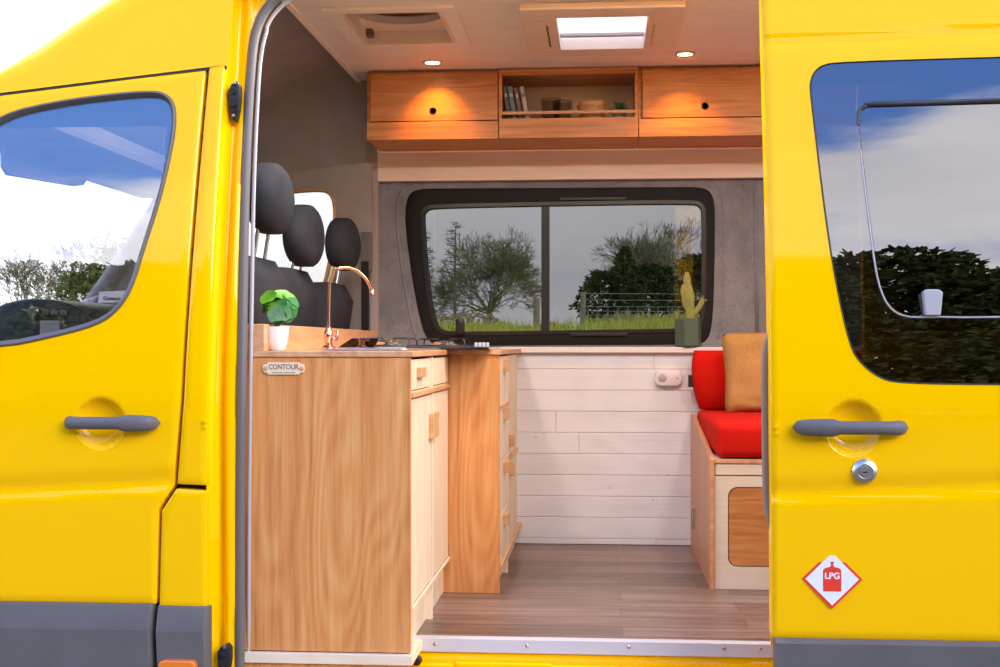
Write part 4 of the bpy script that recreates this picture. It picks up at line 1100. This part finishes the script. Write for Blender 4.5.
LV = [(268, 297, .0, .030, (-.3, -.8, .7), 0), (283, 295, .03, .034, (.35, -.5, .9), 0), (290, 297, .04, .026, (.6, -.4, .8), 0), (265, 306, .03, .026, (-.8, -.5, .2), 1), (273, 302, .02, .030, (-.1, -.9, .4), 0), (284, 306, .0, .027, (.1, -1, .2), 1), (291, 311, .0, .026, (.7, -.7, 0), 1), (276, 314, -.02, .030, (-.1, -1, .25), 2), (284, 313, -.01, .026, (.3, -1, .1), 2), (270, 311, .01, .022, (-.5, -.9, .1), 1), (278, 300, .05, .026, (0, -.5, 1), 1), (266, 301, .05, .022, (-.6, -.3, .7), 0), (293, 303, .01, .022, (.7, -.8, .5), 1), (288, 317, .0, .02, (.5, -1, -.2), 1), (274, 308, -.01, .02, (-.2, -1, .3), 0)]
for (a_, b_, dy, r_, n_, mi) in LV:
    q_ = at(a_, b_, py_+dy); disc_leaf(q_, r_*.76, n_, mi, 1.05)
    atube(st_, [base_, base_.lerp(q_, .55)+Vector((0, 0, .008)), q_], .0012, 5)
for f in bm.faces: f.smooth = True
link('leaves', bm, ['leaf', 'leaf_dark', 'leaf_pale'], pl, True); link('stems', st_, 'leaf', pl, True)

# ------------------------------------------------------------------ bench, cushions, wall lamp, cactus
YB = y_at(712, at(709.5, 587, 1.02).x); YB = 1.02
XB = at(709.8, 587, YB).x-.0
bn = thing('bench_seat', (XB+.4, YB+.4, 0), 'oak and birch storage bench with rounded inset door under the red cushion', 'bench')
zf = at(714, 459, YB).z; zbk = at(689, 414, YW-.01).z
XBe = 1.30
bm = bmesh.new(); aprism(bm, [(YB, 0), (YW-.004, 0), (YW-.004, zbk), (YW-.06, zbk), (YB+.02, zf+.004), (YB, zf)], 'x', XB, XB+.016, .001); link('side_panel', bm, 'oak_y', bn)
box('corner_post', XB-.0005, at(714, 500, YB).x, YB-.012, YB+.012, 0, zf, 'oak_edge', bn, .0015)
xp = at(714, 500, YB).x
zA, zB_, zC_ = zf, at(740, 463.5, YB).z, at(740, 475, YB).z
box('seat_rail', xp, XBe, YB-.004, YB+.02, zB_, zA, 'oak_edge', bn, .001)
box('seat_board', XB+.016, XBe, YB+.01, YW-.01, zA-.014, zA-.001, 'birch_x', bn, .001)
box('drawer_rail', xp+.004, XBe, YB-.002, YB+.018, zC_, zB_-.002, 'birch_x', bn, .001)
ix0, ix1 = at(728, 520, YB).x, 1.1; iz0, iz1 = at(740, 567, YB).z, at(740, 487, YB).z
hole = rrect(ix0, ix1, iz0, iz1, .03); fo_ = [(xp+.002, 0.001), (XBe, .001), (XBe, zC_-.003), (xp+.002, zC_-.003)]
panel('front_panel', fo_, lambda x, z: YB, 'birch_x', bn, [hole], .014, .05, 0)
bm = bmesh.new(); aprism(bm, rrect(ix0+.003, ix1-.003, iz0+.003, iz1-.003, .028), 'y', YB+.002, YB+.014, .0008); link('inset_door', bm, 'oak_x', bn)
box('carcass_back', xp, XBe, YB+.02, YB+.024, .001, zC_, 'dark', bn, 0)
hp = at(692.5, 515, 1.72); bm = bmesh.new(); abox(bm, XB-.006, XB+.001, 1.70, 1.74, hp.z-.05, hp.z+.03, .002)
atube(bm, [Vector((XB-.008, 1.695, hp.z-.045)), Vector((XB-.012, 1.695, hp.z)), Vector((XB-.008, 1.695, hp.z+.03))], .003, 6); link('latch', bm, 'steel', bn)
zc1 = at(740, 423, YB).z
o = cushion('seat_cushion', XB+.024, XBe, YB-.005, YW-.015, zf+.004, zc1-.002, 'red', None, .020, .006); tag(o, 'thick red fabric seat cushion lying on the storage bench', 'cushion')
bc = thing('back_cushion', (.8, YW-.07, zc1), 'red fabric back cushion upright against the white wall behind the bench', 'cushion')
xb0 = at(692, 380, YW-.12).x
bm = bmesh.new(); rings = []
zt2 = at(720, 351, YW-.11).z
for k in range(17):
    t = k/16; z = zc1+.002+(zt2-zc1)*t; e = min(1, sin(pi*min(max(t, .0), 1))**.28) if 0 < k < 16 else .55
    d = .055*e; xa_ = xb0+.02*(1-t)**2+(1-e)*.03; xc_ = 1.28
    pr_ = rrect(xa_, xc_, YW-.010-2*d, YW-.010, min(.03, d*.8), 5); rings.append([Vector((a, b_, z)) for a, b_ in pr_])
aring(bm, rings); link('cover', bm, 'red', bc, True, 60)
tg = at(689.5, 375, YW-.08); box('fabric_tag', xb0-.012, xb0+.010, YW-.085, YW-.082, at(690, 387, YW-.08).z, tg.z, 'black', bc, .0005)
# mustard scatter cushion
def pillow(cx, cy, cz, w, h, d, tilt, m, label):
    bm = bmesh.new(); N = 22; top = {}; rnd = random.Random(9)
    for s in (-1, 1):
        for i in range(N+1):
            for j in range(N+1):
                u = -1+2*i/N; v = -1+2*j/N; e = (1-u**4)*(1-v**4); pin = 1-.045*(1-abs(u)**1.5)*abs(v)**3; pin2 = 1-.06*(1-abs(v)**1.5)*abs(u)**3
                th = d*(max(0, e)**.42)*(1+.05*sin(4*u+3*v)+.04*sin(9*v-2*u))
                if s == 1 and (i in (0, N) or j in (0, N)): top[(s, i, j)] = top[(-1, i, j)]; continue
                top[(s, i, j)] = bm.verts.new((u*w*pin2, s*th, v*h*pin))
        for i in range(N):
            for j in range(N):
                q_ = [top[(s, i, j)], top[(s, i+1, j)], top[(s, i+1, j+1)], top[(s, i, j+1)]]; bm.faces.new(q_)
    for v in bm.verts:
        q0 = v.co.copy(); u_, w_c = q0.x/w, q0.z/h
        cn = (abs(u_)*abs(w_c))**7; v.co.x *= 1-.055*cn; v.co.z *= 1-.055*cn
        lo_ = ss(-.45, -.85, w_c)*(1-abs(u_)**6)
        v.co.y -= .010*lo_*sin(w_c*26+u_*5)*max(0, 1-abs(w_c)**9)
        v.co.y -= .004*sin(u_*9+w_c*5)*(1-w_c**6)*(1-u_**6)
    bmesh.ops.transform(bm, matrix=Matrix.Translation((cx, cy, cz)) @ Matrix.Rotation(tilt[1], 4, 'Y') @ Matrix.Rotation(tilt[0], 4, 'X'), verts=bm.verts)
    o = link('scatter_cushion', bm, m, None, True); tag(o, label, 'cushion'); return o
pc = at(723, 416, 1.66); pt_ = at(723, 331, 1.72)
pillow(pc.x+.205, 1.70, (pc.z+pt_.z)/2+.004, .205, (pt_.z-pc.z)/2, .055, (radians(-8), radians(-2)), 'mustard', 'mustard yellow ribbed cushion leaning on the red back cushion')
# wall touch lamp
a_ = at(655, 386, YW-.02); b_ = at(682, 370, YW-.02)
wlm = thing('wall_light', ((a_.x+b_.x)/2, YW, a_.z), 'small oval white battery light on the white boarded wall', 'lamp')
bm = bmesh.new(); aprism(bm, rrect(a_.x, b_.x, a_.z, b_.z, .022, 8), 'y', YW-.026, YW-.001, .005); link('casing', bm, 'white_plastic', wlm, True, 40)
bm = bmesh.new(); alathe(bm, [(0, -.002), (.015, -.0015), (.017, .001)], (a_.x+.028, YW-.026, (a_.z+b_.z)/2), 20, 0, 'y'); link('lens', bm, 'pale_trim', wlm, True)
bm = bmesh.new(); alathe(bm, [(0, -.002), (.0025, -.0015), (.003, .001)], (b_.x-.018, YW-.026, (a_.z+b_.z)/2), 10, 0, 'y'); link('button', bm, 'ink', wlm, True)
# cactus
cy_ = YW-.02+.03; c = at(688.5, 347, cy_); ZL = .759
cp = thing('potted_cactus', (c.x, cy_, ZL), 'pale green artificial cactus in a dark green hexagonal pot on the ledge', 'plant')
lathe('pot', [(0, 0), (.046, 0), (.052, .006), (.0535, .106), (.049, .109), (.046, .106), (.044, .09), (0, .09)], (c.x, cy_, ZL), 'pot_green', cp, 6, a0=radians(30)-.35, angle=20)
lathe('soil', [(0, .096), (.044, .096), (.044, .09)], (c.x, cy_, ZL), 'soil', cp, 6, a0=radians(30)-.35)
bm = bmesh.new()
def rib_tube(bm, pts, rads, ribs=8):
    pts = smoothpath(pts, 5); n = ribs*4; N = len(pts); rings = []
    for i, p_ in enumerate(pts):
        t = i/(N-1); j = t*(len(rads)-1); a = rads[int(j)]; b2 = rads[min(int(j)+1, len(rads)-1)]; r_ = a+(b2-a)*(j-int(j))
        d = (pts[min(i+1, N-1)]-pts[max(i-1, 0)]).normalized(); s = d.cross(Vector((0, 1, 0))).normalized(); u = s.cross(d)
        rings.append([p_+(s*cos(2*pi*k/n)+u*sin(2*pi*k/n))*r_*(1+.16*cos(2*pi*k/n*ribs)) for k in range(n)])
    aring(bm, rings)
def cp_(px, py): return at(px, py, cy_)
rib_tube(bm, [cp_(690.5, 322), cp_(690, 306), cp_(688.5, 292), cp_(687, 280), cp_(687, 272)], [.015, .018, .0145, .019, .0175, .012, .0135, .010, .004])
rib_tube(bm, [cp_(690, 314), cp_(685.5, 303), cp_(684, 293), cp_(684, 284)], [.008, .013, .0105, .0125, .005])
rib_tube(bm, [cp_(692, 316), cp_(698, 309), cp_(702, 302), cp_(703.5, 293)], [.008, .010, .010, .004])
rib_tube(bm, [cp_(700, 306), cp_(703, 302), cp_(707, 299.5)], [.004, .006, .002], 6)
link('cactus_stem', bm, 'cactus', cp, True)

# ------------------------------------------------------------------ outside
def terrain(x, y):
    s = ss(7, 19, y); return -.62+1.62*s+.10*sin(x*.7+1)*s*.6+.05*sin(x*2.1)*s-.012*max(0, y-19)*(y < 45)-.3*ss(19, 45, y)*0
bm = bmesh.new(); gx = [-120+6*k for k in range(41)]; gx = sorted(set([-120, -90, -60, -40, -30]+[-24+1.0*k for k in range(49)]+[30, 40, 60, 90, 120]))
gy = [2.6, 4, 6]+[7+1*k for k in range(14)]+[24, 30, 40, 60, 90, 130, 200]
vs = [[bm.verts.new((x, y, terrain(x, y))) for y in gy] for x in gx]
for i in range(len(gx)-1):
    for j in range(len(gy)-1): bm.faces.new((vs[i][j], vs[i+1][j], vs[i+1][j+1], vs[i][j+1]))
g = link('ground', bm, 'ground', None, True); tag(g, kind='structure')
bm = bmesh.new(); abox(bm, -60, 60, -45, 2.6, -.9, -.62); g2 = link('ground', bm, 'gravel'); tag(g2, kind='structure')
# long grass along the bank crest
bm = bmesh.new(); rnd = random.Random(11)
for k in range(15000):
    if k % 4 == 0: x = rnd.uniform(-12, -4)
    else: x = rnd.uniform(-4.5, 3.2)
    y = rnd.uniform(13.5, 19.5); z = terrain(x, y); h = rnd.uniform(.06, .24)*(1+.5*sin(x*3.1)*sin(y*2)); a = rnd.uniform(0, pi); w = .012; l = rnd.uniform(-.1, .1)
    f = bm.faces.new([bm.verts.new((x-w*cos(a), y-w*sin(a), z-.02)), bm.verts.new((x+w*cos(a), y+w*sin(a), z-.02)), bm.verts.new((x+l, y+l*.5, z+h))])
gr = link('long_grass', bm, 'grass'); tag(gr, 'long yellow-green grass on the bank outside the window', 'grass', kind='stuff')
# fence
posts = []
FY = 19.0
def fence_post(px, y, zt, w, label):
    c = at(px, 300, y); z0 = terrain(c.x, y)-.1; po = thing('fence_post', (c.x, y, z0), label, 'post', 'weathered field fence posts')
    bm = bmesh.new(); rr_ = w/2
    aprism(bm, [(c.x+rr_*cos(a)*(1+.06*sin(3*a)), y+rr_*sin(a)) for a in [2*pi*k/10 for k in range(10)]], 'z', z0, zt, .01); link('post_shaft', bm, 'post', po)
    bm = bmesh.new()
    for s_ in range(4): atube(bm, [Vector((c.x-.02, y-rr_-.004, z0+.5+.1*s_)), Vector((c.x+.02, y-rr_-.004, z0+.5+.1*s_))], .006, 5)
    link('wire_staple', bm, 'wire', po); return c
ztp = at(583, 292, FY).z
PX = [583, 537, 700, 640]
fence_post(583, FY, ztp, .10, 'weathered fence post just right of the window mullion, standing alone'); fence_post(536.5, FY+1, ztp-.06, .12, 'weathered fence post just left of the window mullion, near the bare tree')
bm = bmesh.new(); x0 = at(583, 300, FY).x; x1 = at(760, 300, FY).x
for py in (293.5, 300, 306.5, 311, 315, 319, 323): 
    zz_ = at(640, py, FY).z; atube(bm, [Vector((x0, FY-.06, zz_)), Vector(((x0+x1)/2, FY-.06, zz_-.01)), Vector((x1, FY-.06, zz_))], .0042, 4)
for k in range(18):
    px = 588+k*10; a = at(px, 306.5, FY); atube(bm, [Vector((a.x, FY-.06, a.z)), Vector((a.x, FY-.06, at(px, 328, FY).z))], .0042, 4)
fw = link('fence_wire', bm, 'wire'); tag(fw, 'wire stock fence with square mesh outside the right window pane', 'fence')
# bare trees
def branch(bm, p, d, L_, r_, depth, rnd, spread, up, nmin, out):
    steps = 3; pts = [p]; rads = [r_]
    q_ = p; dd = d.copy()
    for i in range(steps):
        dd = (dd+Vector((rnd.gauss(0, .13), rnd.gauss(0, .13), rnd.gauss(0, .10)+up*.12))).normalized(); q_ = q_+dd*L_/steps; pts.append(q_); rads.append(r_*(1-.42*(i+1)/steps))
    atube(bm, pts, [max(a, nmin) for a in rads], 5 if depth > 3 else 3)
    if depth == 0: return
    nc = rnd.choice([2, 3, 3]) if depth > 1 else rnd.choice([3, 4])
    for k in range(nc):
        a = rnd.uniform(0, 2*pi); s = dd.cross(Vector((rnd.gauss(0, 1), rnd.gauss(0, 1), rnd.gauss(0, 1)))).normalized()
        nd_ = (dd*cos(spread)+s*sin(spread)*rnd.uniform(.7, 1.3)).normalized()
        i = rnd.choice([1, 2, 3, 3]) if k else 3
        branch(bm, pts[i], nd_, L_*rnd.uniform(.68, .88), max(rads[i]*.72, nmin), depth-1, rnd, spread, up, nmin, out)
def bare_tree_mesh(h, depth, seed, spread=.5, up=.5, limbs=5, nmin=.012, trunk=.25, r0=None):
    rnd = random.Random(seed); bm = bmesh.new(); r0 = r0 or h*.028
    th = h*trunk
    atube(bm, [Vector((0, 0, -.2)), Vector((.01*h, 0, th*.5)), Vector((0, .01*h, th))], [r0*1.3, r0*1.05, r0*.95], 8)
    for k in range(limbs):
        a = 2*pi*k/limbs+rnd.uniform(-.3, .3); e = rnd.uniform(.35, 1.2) if k else 1.5
        z = th*(rnd.uniform(.65, 1.0))
        branch(bm, Vector((0, 0, z)), Vector((cos(a)*cos(e), sin(a)*cos(e), sin(e))), h*.27, r0*.5, depth, rnd, spread, up, nmin, None)
    zmax = max(v.co.z for v in bm.verts); k = h/zmax
    for v in bm.verts: v.co *= k
    return bm
def plant_mesh(name, bm, m, px, y, label, cat='tree', z=None, sx=1, group='trees in the field'):
    me = bpy.data.meshes.new(name); bm.to_mesh(me); bm.free(); me.materials.append(M[m])
    for p_ in me.polygons: p_.use_smooth = True
    return place(name, me, px, y, label, sx, z, cat, group)
def place(name, me, px, y, label, sx=1, z=None, cat='tree', group='trees in the field', rz=0, s=1):
    o = bpy.data.objects.new(name, me); COL.objects.link(o); c = at(px, 300, y); o.location = (c.x, y, terrain(c.x, y)-.15 if z is None else z); o.scale = (s*sx, s, s); o.rotation_euler.z = rz
    tag(o, label, cat, group); return o
yT = 60
def hpx(n, y): return n/F*(y+3.1)
zg = lambda y, py: at(500, py, y).z
plant_mesh('bare_tree', bare_tree_mesh(hpx(103, yT), 6, 4, .48, .18, 16, .011, .20), 'bark2', 489, yT, 'broad domed leafless tree standing left of the window mullion', z=zg(yT, 326))
plant_mesh('bare_tree', bare_tree_mesh(hpx(118, 64), 6, 12, .46, .22, 13, .012, .22), 'bark2', 668, 64, 'broad leafless tree behind the evergreens in the right window pane', z=zg(64, 332))
def larch(h, seed, dens=60):
    rnd = random.Random(seed); bm = bmesh.new(); atube(bm, [Vector((0, 0, 0)), Vector((0, 0, h*.6)), Vector((.01*h, 0, h))], [h*.018, h*.011, .008], 6)
    for k in range(dens):
        t = .15+.85*k/dens; z = h*t; L_ = h*.24*(1-t)**.7+.04*h; a = rnd.uniform(0, 2*pi); d = Vector((cos(a), sin(a), rnd.uniform(-.1, .3)))
        p0 = Vector((0, 0, z)); p1 = p0+d*L_*rnd.uniform(.5, 1); atube(bm, [p0, p1], [.022, .010], 3)
        for j in range(5):
            q_ = p0.lerp(p1, rnd.uniform(.3, 1)); atube(bm, [q_, q_+Vector((rnd.gauss(0, .09), rnd.gauss(0, .09), rnd.uniform(-.06, .16)))*h*.28], [.011, .007], 3)
    return bm
plant_mesh('larch_tree', larch(hpx(105, 56), 3), 'bark', 455, 56, 'thin leafless larch with ragged twigs left of the domed tree', z=zg(56, 326))
plant_mesh('larch_tree', larch(hpx(95, 52), 8), 'bark', 425, 52, 'ragged leafless larch cut by the left edge of the window', z=zg(52, 326))
def evergreen(h, w, seed, n=900, cone=True, leaf=.16):
    rnd = random.Random(seed); bm = bmesh.new(); atube(bm, [Vector((0, 0, -.2)), Vector((0, 0, h*.8))], [h*.03, .02], 6)
    for k in range(n):
        t = rnd.random()**.8; z = h*(.04+.96*t); R_ = w*((1-t)**.75 if cone else sqrt(max(0, 1-(2*t-.9)**2/1.4)))*(1+.18*sin(7*t+seed)) ; a = rnd.uniform(0, 2*pi); r_ = R_*rnd.uniform(.45, 1.05)
        R2 = r_*(1+.2*sin(3*a+seed+5*t)); c_ = Vector((R2*cos(a), R2*sin(a), z)); 
        for j in range(4):
            d = Vector((cos(a)+rnd.gauss(0, .7), sin(a)+rnd.gauss(0, .7), rnd.gauss(0, .5))).normalized()*leaf*rnd.uniform(.7, 1.6); s = d.cross(Vector((rnd.gauss(0, 1), rnd.gauss(0, 1), 1))).normalized()*leaf*.42
            bm.faces.new([bm.verts.new(c_-s), bm.verts.new(c_+s), bm.verts.new(c_+d+s*.3), bm.verts.new(c_+d-s*.3)])
    return bm
def ev(name, h, w, seed, px, y, py, m, label, cone=True, n=900, leaf=.16): return plant_mesh(name, evergreen(h, w, seed, n, cone, leaf), m, px, y, label, z=zg(y, py))
ev('evergreen_tree', hpx(82, 50), .95, 2, 625, 50, 330, 'conifer2', 'pointed dark evergreen right of the fence post in the right pane', True, 1300, .13)
ev('evergreen_tree', hpx(58, 47), 1.0, 5, 603, 47, 330, 'conifer', 'low dark evergreen nearest the fence post in the right pane', False, 1100, .12)
ev('evergreen_tree', hpx(64, 46), 1.15, 6, 652, 46, 330, 'conifer', 'bushy dark evergreen in front of the right-hand leafless tree', False, 1500, .13)
ev('evergreen_tree', hpx(74, 49), 1.1, 7, 702, 49, 330, 'conifer', 'dark evergreen at the right edge of the far window', False, 1500, .13)
# trees seen through the cab windows, ahead of the van
for i, (px, h, y, sd_, lb) in enumerate(((24, 85, 30, 31, 'leafless tree seen through the left part of the cab door window'), (62, 70, 34, 33, 'smaller leafless tree seen in the middle of the cab door window'), (100, 95, 32, 35, 'leafless tree above the dashboard pass seen through the cab door window'), (142, 110, 33, 37, 'tall leafless tree at the rear edge of the cab door window'))):
    plant_mesh('bare_tree', bare_tree_mesh(hpx(h, y), 5, sd_, .5, .4, 6, .006, .15, .06), 'bark', px, y, lb, z=zg(y, 322))
for i, (px, h, w, sd_, lb) in enumerate(((118, 78, .8, 41, 'green bush left of the windscreen pillar seen through the cab'), (150, 95, 1.0, 42, 'green conifer behind the windscreen pillar seen through the cab'), (85, 55, .8, 43, 'low green bush seen over the dashboard'))):
    ev('evergreen_bush', hpx(h, 30), w, sd_, px, 30, 325, 'conifer2', lb, False, 500, .10)
def hedge(name, x0, x1, y, z0, h, m, label, n=2500, seed=1, leaf=.12):
    rnd = random.Random(seed); bm = bmesh.new()
    for k in range(n):
        x = rnd.uniform(x0, x1); z = z0+rnd.random()*h*(.7+.3*sin(x*.9)+.15*sin(x*2.7)); yy = y+rnd.uniform(-.5, .5)
        for j in range(3):
            d = Vector((rnd.gauss(0, 1), rnd.gauss(0, 1), rnd.gauss(0, 1))).normalized()*leaf; s = d.cross(Vector((rnd.gauss(0, 1), 1, rnd.gauss(0, 1)))).normalized()*leaf*.3
            bm.faces.new([bm.verts.new(Vector((x, yy, z))-s), bm.verts.new(Vector((x, yy, z))+s), bm.verts.new(Vector((x, yy, z))+d)])
    o = link(name, bm, m); tag(o, label, 'hedge', kind='stuff'); return o
M['brush'] = fuzzy('dry_undergrowth', (.26, .19, .10), (.48, .38, .22), 2, .3)
hedge('undergrowth', -19, -11.5, 27, .9, .9, 'brush', 'dry brown undergrowth along the field edge seen through the cab', 2600, 3)
hedge('undergrowth', -7, 3.5, 40, 1.05, .8, 'brush', 'dry brown undergrowth at the foot of the trees behind the fence', 2200, 4)
# dark tree belt behind the photographer: real place, seen mirrored in paint and glass
meshes = []
for sd_ in (1, 2, 3):
    me = bpy.data.meshes.new('conifer'); bm = evergreen(8.6, 3.1, 60+sd_, 8500, False, .17); bm.to_mesh(me); bm.free(); me.materials.append(M['belt']); meshes.append(me)
rnd = random.Random(21)
for k in range(26):
    x = -36+k*3.0+rnd.uniform(-.1, .1); y = (-21 if k % 2 else -25.0)+rnd.uniform(-.2, .2); me = meshes[k % 3]
    o = bpy.data.objects.new('conifer_tree', me); COL.objects.link(o); o.location = (x, y, -.7); s = rnd.uniform(.99, 1.04)*(1 if k % 2 else 1.16); o.scale = (s, s, s); o.rotation_euler.z = rnd.uniform(0, 6)
    tag(o, 'dark conifer of the tree belt mirrored in the yellow van', 'tree', 'dark conifers mirrored in the van side')

# ------------------------------------------------------------------ light
world = bpy.data.worlds.new('sky'); bpy.context.scene.world = world; world.use_nodes = True; nt = world.node_tree; nt.nodes.clear(); L = nt.links
out = nd(nt, 'ShaderNodeOutputWorld'); bg = nd(nt, 'ShaderNodeBackground'); tc = nd(nt, 'ShaderNodeTexCoord'); sep = nd(nt, 'ShaderNodeSeparateXYZ')
L.new(tc.outputs['Generated'], sep.inputs[0])
mp = nd(nt, 'ShaderNodeMapping'); mp.inputs['Scale'].default_value = (1.5, 1.5, 3.6); mp.inputs['Location'].default_value = SKYLOC = (.35, .2, .1)
L.new(tc.outputs['Generated'], mp.inputs[0]); n1 = noise(nt, mp, 1.25, 7, .52, .25)
# cloud cover grows towards +Y (overcast over the field), broken blue behind the photographer
cov = nd(nt, 'ShaderNodeMapRange'); L.new(sep.outputs['Y'], cov.inputs[0])
for k_, v_ in (('From Min', -.55), ('From Max', .35), ('To Min', .0), ('To Max', .45)): cov.inputs[k_].default_value = v_
xr_ = nd(nt, 'ShaderNodeMapRange'); L.new(sep.outputs['X'], xr_.inputs[0])
for k_, v_ in (('From Min', -.40), ('From Max', .0), ('To Min', .17), ('To Max', .0)): xr_.inputs[k_].default_value = v_
zx = nd(nt, 'ShaderNodeMath', operation='ADD'); L.new(sep.outputs['Z'], zx.inputs[0]); L.new(xr_.outputs[0], zx.inputs[1])
low_ = nd(nt, 'ShaderNodeMapRange'); L.new(zx.outputs[0], low_.inputs[0])
for k_, v_ in (('From Min', .42), ('From Max', .58), ('To Min', .20), ('To Max', -.18)): low_.inputs[k_].default_value = v_
ad = nd(nt, 'ShaderNodeMath', operation='ADD'); L.new(n1.outputs[0], ad.inputs[0]); L.new(cov.outputs[0], ad.inputs[1])
ad2 = nd(nt, 'ShaderNodeMath', operation='ADD'); L.new(ad.outputs[0], ad2.inputs[0]); L.new(low_.outputs[0], ad2.inputs[1])
cm = nd(nt, 'ShaderNodeMapRange', interpolation_type='SMOOTHSTEP'); L.new(ad2.outputs[0], cm.inputs[0]); cm.inputs['From Min'].default_value = .49; cm.inputs['From Max'].default_value = .60
blue = ramp(nt, [(0, (.75, 1.0, 1.5)), (.35, (.27, .56, 1.42)), (1, (.12, .34, 1.1))]); L.new(sep.outputs['Z'], blue.inputs[0])
mp2 = nd(nt, 'ShaderNodeMapping'); mp2.inputs['Scale'].default_value = (1.2, 1.2, 4); L.new(tc.outputs['Generated'], mp2.inputs[0]); n2 = noise(nt, mp2, 1.6, 5, .5)
cl_ = ramp(nt, [(.35, (1.5, 1.47, 1.58)), (.68, (2.25, 2.15, 2.2))]); L.new(n2.outputs[0], cl_.inputs[0])
mx = nd(nt, 'ShaderNodeMix', data_type='RGBA'); L.new(cm.outputs[0], mx.inputs[0]); L.new(blue.outputs[0], mx.inputs[6]); L.new(cl_.outputs[0], mx.inputs[7])
def mrange(src, a, b, c, d):
    q = nd(nt, 'ShaderNodeMapRange'); L.new(sep.outputs[src], q.inputs[0])
    for k_, v_ in (('From Min', a), ('From Max', b), ('To Min', c), ('To Max', d)): q.inputs[k_].default_value = v_
    return q
fy, fx_ = mrange('Y', .2, .7, 0, 1), mrange('X', -.46, -.24, 0, .55)
fm = nd(nt, 'ShaderNodeMath', operation='MULTIPLY'); L.new(fy.outputs[0], fm.inputs[0]); L.new(fx_.outputs[0], fm.inputs[1])
fi = nd(nt, 'ShaderNodeMath', operation='SUBTRACT'); fi.inputs[0].default_value = 1; L.new(fm.outputs[0], fi.inputs[1])
vm = nd(nt, 'ShaderNodeVectorMath', operation='SCALE'); L.new(mx.outputs[2], vm.inputs[0]); L.new(fi.outputs[0], vm.inputs[3])
L.new(vm.outputs[0], bg.inputs[0]); bg.inputs[1].default_value = 1.0; L.new(bg.outputs[0], out.inputs[0])

sun = bpy.data.lights.new('sun_through_cloud', 'SUN'); sun.energy = 1.5; sun.angle = radians(34); sun.color = (1, .97, .96)
so = bpy.data.objects.new('sun_through_cloud', sun); COL.objects.link(so)
so.rotation_euler = (Vector((-.85, .85, -.62))).to_track_quat('-Z', 'Y').to_euler()
for (x, y) in DL: spot(x, y, ZC-.010, 6.5, (1, .36, .02), radians(84), 1.0, (x, y+.17, ZC-.33), .012)
# unseen downlights added to brighten the interior
for (x, y, lb) in ((-.62, .42, 'added unseen ceiling downlight over the kitchen worktop'), (.05, .36, 'added unseen ceiling downlight over the doorway'), (.7, .42, 'added unseen ceiling downlight over the bench'), (1.5, .8, 'added unseen ceiling downlight at the rear, behind the sliding door')):
    downlight(x, y, lb, 1); ld = bpy.data.lights.new('downlight_lamp', 'AREA'); ld.shape = 'DISK'; ld.size = .22; ld.energy = 7.5; ld.color = (1, .90, .80)
    o = bpy.data.objects.new('downlight_lamp', ld); COL.objects.link(o); o.location = (x, y, ZC-.012)

cam = bpy.data.cameras.new('camera'); cam.sensor_width = 36; cam.lens = F*36/1000; cam.shift_y = (HY-333.5)/1000; cam.clip_end = 500
co_ = bpy.data.objects.new('camera', cam); COL.objects.link(co_); co_.location = CAM; co_.rotation_euler = (pi/2, 0, YAW)
sc = bpy.context.scene; sc.camera = co_
vs_ = sc.view_settings; vs_.view_transform = 'Standard'; vs_.look = 'None'; vs_.gamma = 1; vs_.exposure = 0.76; vs_.use_curve_mapping = False
